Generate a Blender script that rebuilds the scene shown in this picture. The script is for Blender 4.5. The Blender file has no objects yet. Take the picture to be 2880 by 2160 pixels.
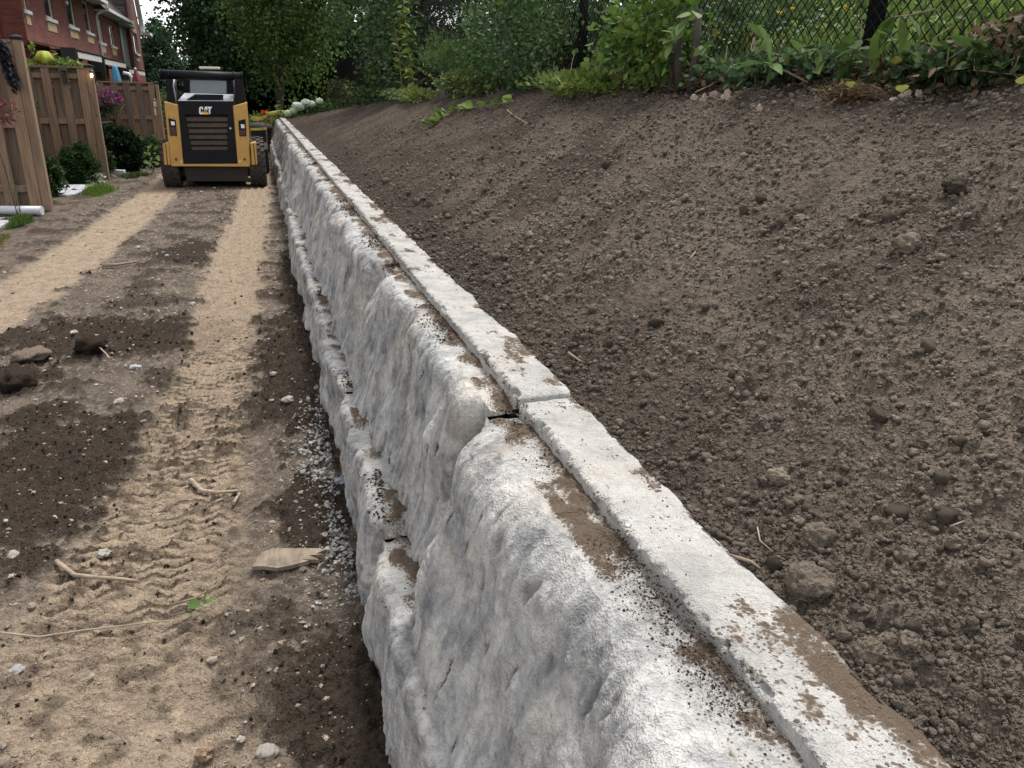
import bpy, bmesh, math, random
import numpy as np
from mathutils import Vector, Matrix
random.seed(7); RNG = np.random.default_rng(7)
scene = bpy.context.scene
COL = scene.collection
R = math.radians

# ------------------------------------------------------------------ camera
# world: X to the right, Y along the retaining wall, Z up; the camera stands above (0, 0)
CAM_H, PITCH, YAW, ROLL, FPX = 1.72, R(20.43), R(17.60), R(1.2), 2163.0
_f = np.array([math.sin(YAW)*math.cos(PITCH), math.cos(YAW)*math.cos(PITCH), -math.sin(PITCH)])
_r0 = np.array([math.cos(YAW), -math.sin(YAW), 0.0]); _u0 = np.cross(_r0, _f)
_r = math.cos(ROLL)*_r0 + math.sin(ROLL)*_u0; _u = np.cross(_r, _f)
cd = bpy.data.cameras.new('camera'); cd.sensor_width = 36; cd.lens = FPX/2880*36
cd.clip_start = 0.02; cd.clip_end = 1200
cam = bpy.data.objects.new('camera', cd); COL.objects.link(cam)
cam.matrix_world = Matrix(((_r[0], _u[0], -_f[0], 0), (_r[1], _u[1], -_f[1], 0), (_r[2], _u[2], -_f[2], CAM_H), (0, 0, 0, 1)))
scene.camera = cam

# ------------------------------------------------------------------ light
SUN_EL, SUN_AZ = R(64), R(50)           # azimuth clockwise from +Y: high, ahead and to the right, behind thin cloud
w = bpy.data.worlds.new('World'); scene.world = w; w.use_nodes = True
nt = w.node_tree; nt.nodes.clear()
sky = nt.nodes.new('ShaderNodeTexSky'); sky.sky_type = 'NISHITA'; sky.sun_disc = False
sky.sun_elevation = SUN_EL; sky.sun_rotation = SUN_AZ; sky.air_density = 1.0; sky.dust_density = 1.0; sky.ozone_density = 1.0
hs = nt.nodes.new('ShaderNodeHueSaturation'); hs.inputs['Saturation'].default_value = 0.12
bg = nt.nodes.new('ShaderNodeBackground'); bg.inputs['Strength'].default_value = 0.115
wo = nt.nodes.new('ShaderNodeOutputWorld')
nt.links.new(sky.outputs[0], hs.inputs['Color']); nt.links.new(hs.outputs[0], bg.inputs['Color']); nt.links.new(bg.outputs[0], wo.inputs[0])
sl = bpy.data.lights.new('sun', 'SUN'); sl.energy = 1.5; sl.angle = R(13); sl.color = (1.0, 0.97, 0.92)
sun = bpy.data.objects.new('sun', sl); COL.objects.link(sun)
sd = Vector((math.sin(SUN_AZ)*math.cos(SUN_EL), math.cos(SUN_AZ)*math.cos(SUN_EL), math.sin(SUN_EL)))
sun.rotation_euler = sd.to_track_quat('Z', 'Y').to_euler(); sun.location = (0, 0, 30)
cy = scene.cycles; cy.max_bounces = 5; cy.diffuse_bounces = 3; cy.glossy_bounces = 2; cy.transmission_bounces = 3; cy.transparent_max_bounces = 6
scene.view_settings.view_transform = 'Standard'; scene.view_settings.look = 'None'
scene.view_settings.exposure = 1.5; scene.view_settings.gamma = 1.0

# ------------------------------------------------------------------ photo pixel -> place
DS = 2880/2212.0                          # most readings were taken on a 2212 px wide view
def _ray(u, v): return _f + _r*(u-1440)/FPX - _u*(v-1080)/FPX
def AX(u, v, x, s=DS): d = _ray(u*s, v*s); t = x/d[0]; return np.array([x, d[1]*t, CAM_H+d[2]*t])
def AY(u, v, y, s=DS): d = _ray(u*s, v*s); t = y/d[1]; return np.array([d[0]*t, y, CAM_H+d[2]*t])
def AZ(u, v, z, s=DS): d = _ray(u*s, v*s); t = (z-CAM_H)/d[2]; return np.array([d[0]*t, d[1]*t, z])
def MZ(u, v, y): return AY(420+u/4.0475, 150+v/4.0463, y, 1.0)      # machine close-up
def HZ(u, v, x=-6.5): return AX(u*460/2212, v*460/2212, x, 1.0)     # house close-up
def LZ(u, v): return AZ(u*460/1734, 280+v*440/1659, 0.0, 1.0)       # lower left close-up

# ------------------------------------------------------------------ noise
def _hash(ix, iy, iz, seed):
    h = (ix.astype(np.uint32)*np.uint32(374761393) + iy.astype(np.uint32)*np.uint32(668265263)
         + iz.astype(np.uint32)*np.uint32(2246822519) + np.uint32((seed*3266489917) & 0xffffffff))
    h = (h ^ (h >> np.uint32(13)))*np.uint32(1274126177); h = (h ^ (h >> np.uint32(16)))*np.uint32(2654435761)
    return h ^ (h >> np.uint32(15))
_G = np.array([[1,1,0],[-1,1,0],[1,-1,0],[-1,-1,0],[1,0,1],[-1,0,1],[1,0,-1],[-1,0,-1],[0,1,1],[0,-1,1],[0,1,-1],[0,-1,-1]], np.float32)
def noise(x, y, z=0.0, seed=0):
    x, y, z = np.broadcast_arrays(np.asarray(x, float), np.asarray(y, float), np.asarray(z, float))
    x0, y0, z0 = np.floor(x), np.floor(y), np.floor(z)
    fx, fy, fz = (x-x0).astype(np.float32), (y-y0).astype(np.float32), (z-z0).astype(np.float32)
    ix, iy, iz = x0.astype(np.int64), y0.astype(np.int64), z0.astype(np.int64)
    q = lambda t: t*t*t*(t*(t*6-15)+10)
    wx, wy, wz = q(fx), q(fy), q(fz); out = 0
    flat = not np.any(fz)
    for dz in ((0,) if flat else (0, 1)):
        for dy in (0, 1):
            for dx in (0, 1):
                g = _G[_hash(ix+dx, iy+dy, iz+dz, seed) % np.uint32(12)]
                d = g[..., 0]*(fx-dx) + g[..., 1]*(fy-dy) + g[..., 2]*(fz-dz)
                k = (wx if dx else 1-wx)*(wy if dy else 1-wy)
                if not flat: k = k*(wz if dz else 1-wz)
                out = out + d*k
    return out
def fbm(x, y, z=0.0, o=4, seed=0, g=0.5):
    a, s, f = 1.0, 0.0, 1.0
    for i in range(o):
        s = s + a*noise(np.asarray(x)*f, np.asarray(y)*f, np.asarray(z)*f, seed+i*17); a *= g; f *= 2.03
    return s
def lumps(x, y, s, seed, lo=0.15, hi=0.75, dens=1.0):
    X, Y = np.asarray(x)/s, np.asarray(y)/s; ix, iy = np.floor(X).astype(np.int64), np.floor(Y).astype(np.int64)
    best = np.zeros(X.shape)
    for a in (-1, 0, 1):
        for b in (-1, 0, 1):
            h = _hash(ix+a, iy+b, np.zeros_like(ix), seed)
            px = ix+a+(h & np.uint32(1023))/1023.0; py = iy+b+((h >> np.uint32(10)) & np.uint32(1023))/1023.0
            u = ((h >> np.uint32(20)) & np.uint32(4095))/4095.0
            r = np.where(u < dens, lo+(hi-lo)*(u/dens)**2.5, 0)
            best = np.maximum(best, np.sqrt(np.maximum(r*r-(X-px)**2-(Y-py)**2, 0)))
    return best*s
def sstep(a, b, x): t = np.clip((np.asarray(x, float)-a)/(b-a), 0, 1); return t*t*(3-2*t)

# ------------------------------------------------------------------ mesh helpers
def tag(o, label=None, cat=None, group=None, kind=None):
    if label: o['label'] = label
    if cat: o['category'] = cat
    if group: o['group'] = group
    if kind: o['kind'] = kind
    return o
def link(name, me, mat=None, parent=None):
    o = bpy.data.objects.new(name, me); COL.objects.link(o)
    if mat is not None and me is not None and not me.materials: me.materials.append(mat)
    if parent is not None: o.parent = parent; o.matrix_parent_inverse = Matrix.Translation(-Vector(parent.location)) if parent.type == 'EMPTY' and parent.parent is None else Matrix()
    return o
def npmesh(name, V, F, col=None, smooth=True):
    V = np.asarray(V, np.float32); F = np.asarray(F, np.int32); k = F.shape[1]
    me = bpy.data.meshes.new(name); me.vertices.add(len(V)); me.vertices.foreach_set('co', V.ravel())
    me.loops.add(F.size); me.loops.foreach_set('vertex_index', F.ravel())
    me.polygons.add(len(F)); me.polygons.foreach_set('loop_start', np.arange(0, F.size, k, dtype=np.int32))
    me.polygons.foreach_set('use_smooth', np.full(len(F), smooth))
    if col is not None:
        a = me.color_attributes.new('Col', 'FLOAT_COLOR', 'POINT')
        c = np.ones((len(V), 4), np.float32); c[:, :3] = col; a.data.foreach_set('color', c.ravel())
    me.update(calc_edges=True); return me
def npobj(name, V, F, mat, col=None, parent=None, smooth=True):
    return link(name, npmesh(name, V, F, col, smooth), mat, parent)
def gridfaces(nu, nv):
    i = np.arange(nu-1)[:, None]*nv + np.arange(nv-1)[None, :]
    return np.stack([i, i+1, i+nv+1, i+nv], -1).reshape(-1, 4)
def empty(name, loc):
    o = bpy.data.objects.new(name, None); COL.objects.link(o); o.location = tuple(loc); o.empty_display_size = 0.1; return o

class MB:
    def __init__(s): s.v = []; s.f = []
    def add(s, V, F):
        n = len(s.v); s.v += [tuple(map(float, p)) for p in V]; s.f += [tuple(int(i)+n for i in f) for f in F]; return s
    def box(s, c, d, rot=None):
        P = [Vector((sx*d[0]/2, sy*d[1]/2, sz*d[2]/2)) for sx in (-1, 1) for sy in (-1, 1) for sz in (-1, 1)]
        if rot is not None: P = [rot @ p for p in P]
        return s.add([p+Vector(c) for p in P], [(0,1,3,2),(4,6,7,5),(0,4,5,1),(2,3,7,6),(0,2,6,4),(1,5,7,3)])
    def bx(s, x0, x1, y0, y1, z0, z1): return s.box(((x0+x1)/2, (y0+y1)/2, (z0+z1)/2), (abs(x1-x0), abs(y1-y0), abs(z1-z0)))
    def prism(s, poly, vec):
        n = len(poly); a = [Vector(p) for p in poly]; b = [p+Vector(vec) for p in a]
        return s.add(a+b, [tuple(range(n)), tuple(range(2*n-1, n-1, -1))]+[(i, i+n, (i+1) % n+n, (i+1) % n) for i in range(n)])
    def tube(s, pts, rad, n=8, cap=True):
        pts = [Vector(p) for p in pts]
        if not hasattr(rad, '__len__'): rad = [rad]*len(pts)
        V, F = [], []; up = None
        for i, p in enumerate(pts):
            t = (pts[min(i+1, len(pts)-1)]-pts[max(i-1, 0)]).normalized()
            if up is None: up = Vector((0, 0, 1)) if abs(t.z) < 0.9 else Vector((1, 0, 0))
            a = t.cross(up)
            if a.length < 1e-4: a = t.orthogonal()
            a.normalize(); b = t.cross(a).normalized(); up = -b if b.dot(up) < 0 else b
            b = a.cross(t)
            for k in range(n):
                q = 2*math.pi*k/n; V.append(p+(a*math.cos(q)+b*math.sin(q))*rad[i])
        for i in range(len(pts)-1):
            for k in range(n): F.append((i*n+k, i*n+(k+1) % n, (i+1)*n+(k+1) % n, (i+1)*n+k))
        if cap: F += [tuple(range(n-1, -1, -1)), tuple(range((len(pts)-1)*n, len(pts)*n))]
        return s.add(V, F)
    def lathe(s, prof, c, axis='z', n=16):
        V, F = [], []
        for r, h in prof:
            for k in range(n):
                q = 2*math.pi*k/n; a, b = r*math.cos(q), r*math.sin(q)
                V.append((a+c[0], b+c[1], h+c[2]) if axis == 'z' else (h+c[0], a+c[1], b+c[2]) if axis == 'x' else (a+c[0], h+c[1], b+c[2]))
        for i in range(len(prof)-1):
            for k in range(n): F.append((i*n+k, i*n+(k+1) % n, (i+1)*n+(k+1) % n, (i+1)*n+k))
        F += [tuple(range(n-1, -1, -1)), tuple(range((len(prof)-1)*n, len(prof)*n))]
        return s.add(V, F)
    def build(s, name, mat, parent=None, smooth=False, bevel=0):
        me = bpy.data.meshes.new(name); me.from_pydata(s.v, [], s.f)
        bm = bmesh.new(); bm.from_mesh(me); bmesh.ops.recalc_face_normals(bm, faces=bm.faces)
        if bevel: bmesh.ops.bevel(bm, geom=[e for e in bm.edges if len(e.link_faces) == 2 and e.calc_face_angle(0) > 0.6], offset=bevel, segments=1, affect='EDGES', profile=0.5)
        bm.to_mesh(me); bm.free()
        if smooth:
            for p in me.polygons: p.use_smooth = len(p.vertices) == 4
        return link(name, me, mat, parent)

# ------------------------------------------------------------------ materials
def newmat(name):
    m = bpy.data.materials.new(name); m.use_nodes = True; t = m.node_tree
    return m, t, t.nodes['Principled BSDF']
def N(t, kind, **kw):
    n = t.nodes.new('ShaderNode'+kind)
    for k, v in kw.items():
        if k in n.inputs: n.inputs[k].default_value = v
        else: setattr(n, k, v)
    return n
def coords(t, scale=(1, 1, 1), obj=True):
    c = N(t, 'TexCoord'); m = N(t, 'Mapping'); m.inputs['Scale'].default_value = scale
    t.links.new(c.outputs['Object'], m.inputs['Vector']); return m.outputs['Vector']
def ramp(t, src, stops):
    r = N(t, 'ValToRGB'); e = r.color_ramp.elements
    while len(e) < len(stops): e.new(0.5)
    for i, (p, c) in enumerate(stops): e[i].position = p; e[i].color = (*c, 1)
    t.links.new(src, r.inputs[0]); return r.outputs[0]
def mixc(t, fac, a, b, mode='MIX'):
    m = N(t, 'Mix', data_type='RGBA', blend_type=mode)
    for i, s in ((6, a), (7, b)):
        if isinstance(s, tuple): m.inputs[i].default_value = (*s, 1)
        else: t.links.new(s, m.inputs[i])
    if isinstance(fac, (int, float)): m.inputs[0].default_value = fac
    else: t.links.new(fac, m.inputs[0])
    return m.outputs[2]
def bump(t, b, src, dist, strength=1.0):
    n = N(t, 'Bump'); n.inputs['Strength'].default_value = strength; n.inputs['Distance'].default_value = dist
    t.links.new(src, n.inputs['Height']); t.links.new(n.outputs[0], b.inputs['Normal']); return n
def simple(name, c, rough=0.6, c2=None, scale=8, bumpd=0.0, metal=0, stretch=(1, 1, 1), spec=0.5, det=5):
    m, t, b = newmat(name); b.inputs['Roughness'].default_value = rough; b.inputs['Metallic'].default_value = metal
    b.inputs['Specular IOR Level'].default_value = spec; b.inputs['Base Color'].default_value = (*c, 1)
    v = coords(t, stretch); n = N(t, 'TexNoise', Scale=scale, Detail=det, Roughness=0.65); t.links.new(v, n.inputs['Vector'])
    c2 = c2 or tuple(x*0.78 for x in c)
    t.links.new(ramp(t, n.outputs[0], [(0.3, c2), (0.68, c)]), b.inputs['Base Color'])
    if bumpd: bump(t, b, n.outputs[0], bumpd)
    return m
def vcol(name, rough=0.9, nscale=60, lo=0.7, hi=1.25, bumpd=0.003, bscale=150, transl=0.0, spec=0.3):
    m, t, b = newmat(name); b.inputs['Roughness'].default_value = rough; b.inputs['Specular IOR Level'].default_value = spec
    a = N(t, 'Attribute', attribute_name='Col'); v = coords(t)
    n = N(t, 'TexNoise', Scale=nscale, Detail=2, Roughness=0.7); t.links.new(v, n.inputs['Vector'])
    c = mixc(t, 1.0, a.outputs['Color'], ramp(t, n.outputs[0], [(0.25, (lo,)*3), (0.75, (hi,)*3)]), 'MULTIPLY')
    t.links.new(c, b.inputs['Base Color'])
    if bumpd:
        n2 = N(t, 'TexNoise', Scale=bscale, Detail=5, Roughness=0.7); t.links.new(v, n2.inputs['Vector']); bump(t, b, n2.outputs[0], bumpd)
    if transl:
        tr = N(t, 'BsdfTranslucent'); mx = N(t, 'MixShader'); mx.inputs[0].default_value = transl
        t.links.new(c, tr.inputs['Color']); t.links.new(b.outputs[0], mx.inputs[1]); t.links.new(tr.outputs[0], mx.inputs[2])
        t.links.new(mx.outputs[0], t.nodes['Material Output'].inputs['Surface'])
    return m
def soilmat(name, var=(.80, 1.20), bd=.022, warp=.012):
    m, t, b = newmat(name); b.inputs['Roughness'].default_value = 0.96; b.inputs['Specular IOR Level'].default_value = 0.12
    a = N(t, 'Attribute', attribute_name='Col'); v = coords(t)
    wn = N(t, 'TexNoise', Scale=35, Detail=1); t.links.new(v, wn.inputs['Vector'])
    wv = N(t, 'VectorMath', operation='MULTIPLY_ADD'); t.links.new(wn.outputs['Color'], wv.inputs[0]); wv.inputs[1].default_value = (warp,)*3; t.links.new(v, wv.inputs[2])
    hs_ = []
    for sc, wgt in ((38, 1.0), (85, .55), (190, .3)):
        vo = N(t, 'TexVoronoi', Scale=sc); t.links.new(wv.outputs[0], vo.inputs['Vector'])
        mm = N(t, 'Math', operation='MULTIPLY'); t.links.new(vo.outputs['Distance'], mm.inputs[0]); mm.inputs[1].default_value = -wgt; hs_.append(mm.outputs[0])
    n = N(t, 'TexNoise', Scale=120, Detail=3, Roughness=0.75); t.links.new(v, n.inputs['Vector'])
    s1 = N(t, 'Math', operation='ADD'); t.links.new(hs_[0], s1.inputs[0]); t.links.new(hs_[1], s1.inputs[1])
    s2 = N(t, 'Math', operation='ADD'); t.links.new(s1.outputs[0], s2.inputs[0]); t.links.new(hs_[2], s2.inputs[1])
    s3 = N(t, 'Math', operation='MULTIPLY_ADD'); t.links.new(n.outputs[0], s3.inputs[0]); s3.inputs[1].default_value = .9; t.links.new(s2.outputs[0], s3.inputs[2])
    k = mixc(t, 1.0, a.outputs['Color'], ramp(t, n.outputs[0], [(0.25, (.62,)*3), (0.75, (1.3,)*3)]), 'MULTIPLY')
    for sc in (70,):
        vc = N(t, 'TexVoronoi', Scale=sc); t.links.new(wv.outputs[0], vc.inputs['Vector']); sx = N(t, 'SeparateColor'); t.links.new(vc.outputs['Color'], sx.inputs[0])
        k = mixc(t, 1.0, k, ramp(t, sx.outputs[0], [(0.0, (var[0],)*3), (1.0, (var[1],)*3)]), 'MULTIPLY')
    t.links.new(k, b.inputs['Base Color']); bump(t, b, s3.outputs[0], bd, 1.0); return m
def concrete(name, chips=1.0):
    m, t, b = newmat(name); b.inputs['Roughness'].default_value = 0.97; b.inputs['Specular IOR Level'].default_value = 0.08
    a = N(t, 'Attribute', attribute_name='Col'); v = coords(t)       # R dirt, G dark pits and streaks, B freshly cast smooth face
    sp = N(t, 'SeparateColor'); t.links.new(a.outputs['Color'], sp.inputs[0])
    n1 = N(t, 'TexNoise', Scale=6, Detail=5, Roughness=0.65); t.links.new(v, n1.inputs['Vector'])
    n2 = N(t, 'TexNoise', Scale=70, Detail=3, Roughness=0.75); t.links.new(v, n2.inputs['Vector'])
    n3 = N(t, 'TexNoise', Scale=2.3, Detail=2, Roughness=0.6); t.links.new(v, n3.inputs['Vector'])
    base = ramp(t, n1.outputs[0], [(0.34, (0.185, 0.187, 0.192)), (0.47, (0.365, 0.362, 0.355)), (0.62, (0.50, 0.49, 0.47))])
    base = mixc(t, ramp(t, n3.outputs[0], [(0.5, (0, 0, 0)), (0.72, (0.45,)*3)]), base, (0.58, 0.50, 0.40))
    base = mixc(t, 0.35, base, ramp(t, n2.outputs[0], [(0.3, (0.62,)*3), (0.7, (1.12,)*3)]), 'MULTIPLY')
    vs = coords(t, (26, 26, 3.2)); n7 = N(t, 'TexNoise', Scale=1.0, Detail=3, Roughness=0.7); t.links.new(vs, n7.inputs['Vector'])
    base = mixc(t, 0.85, base, ramp(t, n7.outputs[0], [(0.36, (0.70, 0.705, 0.72)), (0.52, (1.0, 1.0, 1.0)), (0.7, (1.10, 1.09, 1.07))]), 'MULTIPLY')
    n8 = N(t, 'TexNoise', Scale=28, Detail=4, Roughness=0.7); t.links.new(v, n8.inputs['Vector'])
    base = mixc(t, 0.45, base, ramp(t, n8.outputs[0], [(0.33, (0.62,)*3), (0.5, (1.0,)*3), (0.68, (1.15,)*3)]), 'MULTIPLY')
    base = mixc(t, sp.outputs[2], base, (0.41, 0.39, 0.36))
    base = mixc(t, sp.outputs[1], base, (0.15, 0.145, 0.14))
    vo = N(t, 'TexVoronoi', Scale=120); t.links.new(v, vo.inputs['Vector'])
    n4 = N(t, 'TexNoise', Scale=220, Detail=2); t.links.new(v, n4.inputs['Vector'])
    soil = ramp(t, n4.outputs[0], [(0.32, (0.045, 0.032, 0.023)), (0.66, (0.20, 0.155, 0.115))])
    md = N(t, 'Math', operation='ADD'); t.links.new(sp.outputs[0], md.inputs[0])
    m5 = N(t, 'Math', operation='MULTIPLY_ADD'); t.links.new(n4.outputs[0], m5.inputs[0]); m5.inputs[1].default_value = 0.8; m5.inputs[2].default_value = -0.78
    m6 = N(t, 'Math', operation='MULTIPLY_ADD'); t.links.new(n2.outputs[0], m6.inputs[0]); m6.inputs[1].default_value = 0.8; t.links.new(m5.outputs[0], m6.inputs[2]); t.links.new(m6.outputs[0], md.inputs[1])
    base = mixc(t, ramp(t, md.outputs[0], [(0.36, (0, 0, 0)), (0.68, (1, 1, 1))]), base, soil)
    dm = N(t, 'Math', operation='MULTIPLY_ADD'); t.links.new(sp.outputs[0], dm.inputs[0]); dm.inputs[1].default_value = 1.1; dm.inputs[2].default_value = 0.0
    ds_ = N(t, 'Math', operation='SUBTRACT'); t.links.new(dm.outputs[0], ds_.inputs[0]); t.links.new(vo.outputs['Distance'], ds_.inputs[1])
    base = mixc(t, ramp(t, ds_.outputs[0], [(0.0, (0, 0, 0)), (0.06, (.85,)*3)]), base, (0.10, 0.075, 0.055))
    t.links.new(base, b.inputs['Base Color'])
    ad = N(t, 'Math', operation='MULTIPLY_ADD'); t.links.new(n4.outputs[0], ad.inputs[0]); ad.inputs[1].default_value = .8; t.links.new(n2.outputs[0], ad.inputs[2])
    ae = N(t, 'Math', operation='MULTIPLY_ADD'); t.links.new(n8.outputs[0], ae.inputs[0]); ae.inputs[1].default_value = 1.3; t.links.new(ad.outputs[0], ae.inputs[2])
    af = N(t, 'Math', operation='MULTIPLY_ADD'); t.links.new(n7.outputs[0], af.inputs[0]); af.inputs[1].default_value = 0.45; t.links.new(ae.outputs[0], af.inputs[2])
    wn = N(t, 'TexNoise', Scale=14, Detail=2, Roughness=0.6); t.links.new(v, wn.inputs['Vector'])
    wv = N(t, 'VectorMath', operation='MULTIPLY_ADD'); t.links.new(wn.outputs['Color'], wv.inputs[0]); wv.inputs[1].default_value = (.05,)*3; t.links.new(v, wv.inputs[2])
    prev = af.outputs[0]
    for sc, am in (((13, 13, 7), 4.5), ((36, 36, 22), 1.9), ((110, 110, 80), .25)):
        mp_ = N(t, 'Mapping'); mp_.inputs['Scale'].default_value = sc; t.links.new(wv.outputs[0], mp_.inputs['Vector']); vv = N(t, 'TexVoronoi', Scale=1.0); t.links.new(mp_.outputs[0], vv.inputs['Vector'])
        pw = N(t, 'Math', operation='POWER'); t.links.new(vv.outputs['Distance'], pw.inputs[0]); pw.inputs[1].default_value = 2.0
        mu = N(t, 'Math', operation='MULTIPLY_ADD'); t.links.new(pw.outputs[0], mu.inputs[0]); mu.inputs[1].default_value = am*chips; t.links.new(prev, mu.inputs[2]); prev = mu.outputs[0]
    bump(t, b, prev, 0.0065, 1.0); return m
def brickmat(name):
    m, t, b = newmat(name); b.inputs['Roughness'].default_value = 0.85
    c = N(t, 'TexCoord'); s = N(t, 'SeparateXYZ'); t.links.new(c.outputs['Object'], s.inputs[0])
    ad = N(t, 'Math', operation='ADD'); t.links.new(s.outputs[0], ad.inputs[0]); t.links.new(s.outputs[1], ad.inputs[1])
    k = N(t, 'CombineXYZ'); t.links.new(ad.outputs[0], k.inputs[0]); t.links.new(s.outputs[2], k.inputs[1])
    br = N(t, 'TexBrick', Scale=1.0); t.links.new(k.outputs[0], br.inputs['Vector'])
    for nme, val in (('Mortar Size', 0.006), ('Brick Width', 0.235), ('Row Height', 0.077), ('Bias', -0.1), ('Mortar Smooth', 0.2)): br.inputs[nme].default_value = val
    br.inputs['Color1'].default_value = (0.22, 0.062, 0.045, 1); br.inputs['Color2'].default_value = (0.12, 0.036, 0.029, 1); br.inputs['Mortar'].default_value = (0.17, 0.095, 0.075, 1)
    n = N(t, 'TexNoise', Scale=1.6, Detail=6); t.links.new(c.outputs['Object'], n.inputs['Vector'])
    t.links.new(mixc(t, 1.0, br.outputs[0], ramp(t, n.outputs[0], [(0.3, (0.72,)*3), (0.7, (1.2,)*3)]), 'MULTIPLY'), b.inputs['Base Color'])
    iv = N(t, 'Math', operation='SUBTRACT'); iv.inputs[0].default_value = 1; t.links.new(br.outputs['Fac'], iv.inputs[1]); bump(t, b, iv.outputs[0], 0.008); return m
def woodmat(name, c, c2):
    m, t, b = newmat(name); b.inputs['Roughness'].default_value = 0.8; v = coords(t, (14, 14, 0.9))
    oi = N(t, 'ObjectInfo'); av = N(t, 'VectorMath', operation='ADD'); t.links.new(v, av.inputs[0])
    sc = N(t, 'Math', operation='MULTIPLY'); t.links.new(oi.outputs['Random'], sc.inputs[0]); sc.inputs[1].default_value = 40; t.links.new(sc.outputs[0], av.inputs[1])
    n = N(t, 'TexNoise', Scale=2.5, Detail=7, Roughness=0.6); t.links.new(av.outputs[0], n.inputs['Vector'])
    k = ramp(t, n.outputs[0], [(0.3, c2), (0.62, c)])
    k = mixc(t, 1.0, k, ramp(t, oi.outputs['Random'], [(0.0, (0.72, 0.74, 0.78)), (1.0, (1.15, 1.1, 1.05))]), 'MULTIPLY')
    vk = coords(t, (7, 7, 3)); vo = N(t, 'TexVoronoi', Scale=1.0); t.links.new(vk, vo.inputs['Vector'])
    k = mixc(t, ramp(t, vo.outputs['Distance'], [(0.05, (0.75,)*3), (0.12, (0, 0, 0))]), k, (0.05, 0.025, 0.015))
    t.links.new(k, b.inputs['Base Color']); bump(t, b, n.outputs[0], 0.004); return m
def shinglemat(name):
    m, t, b = newmat(name); b.inputs['Roughness'].default_value = 0.9
    c = N(t, 'TexCoord'); s = N(t, 'SeparateXYZ'); t.links.new(c.outputs['Object'], s.inputs[0])
    k = N(t, 'CombineXYZ'); t.links.new(s.outputs[1], k.inputs[0]); t.links.new(s.outputs[2], k.inputs[1])
    br = N(t, 'TexBrick', Scale=1.0); t.links.new(k.outputs[0], br.inputs['Vector'])
    for nme, val in (('Mortar Size', 0.02), ('Brick Width', 0.33), ('Row Height', 0.14)): br.inputs[nme].default_value = val
    br.inputs['Color1'].default_value = (0.12, 0.085, 0.075, 1); br.inputs['Color2'].default_value = (0.055, 0.043, 0.042, 1); br.inputs['Mortar'].default_value = (0.03, 0.025, 0.025, 1)
    t.links.new(br.outputs[0], b.inputs['Base Color']); iv = N(t, 'Math', operation='SUBTRACT'); iv.inputs[0].default_value = 1; t.links.new(br.outputs['Fac'], iv.inputs[1]); bump(t, b, iv.outputs[0], 0.02); return m

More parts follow.
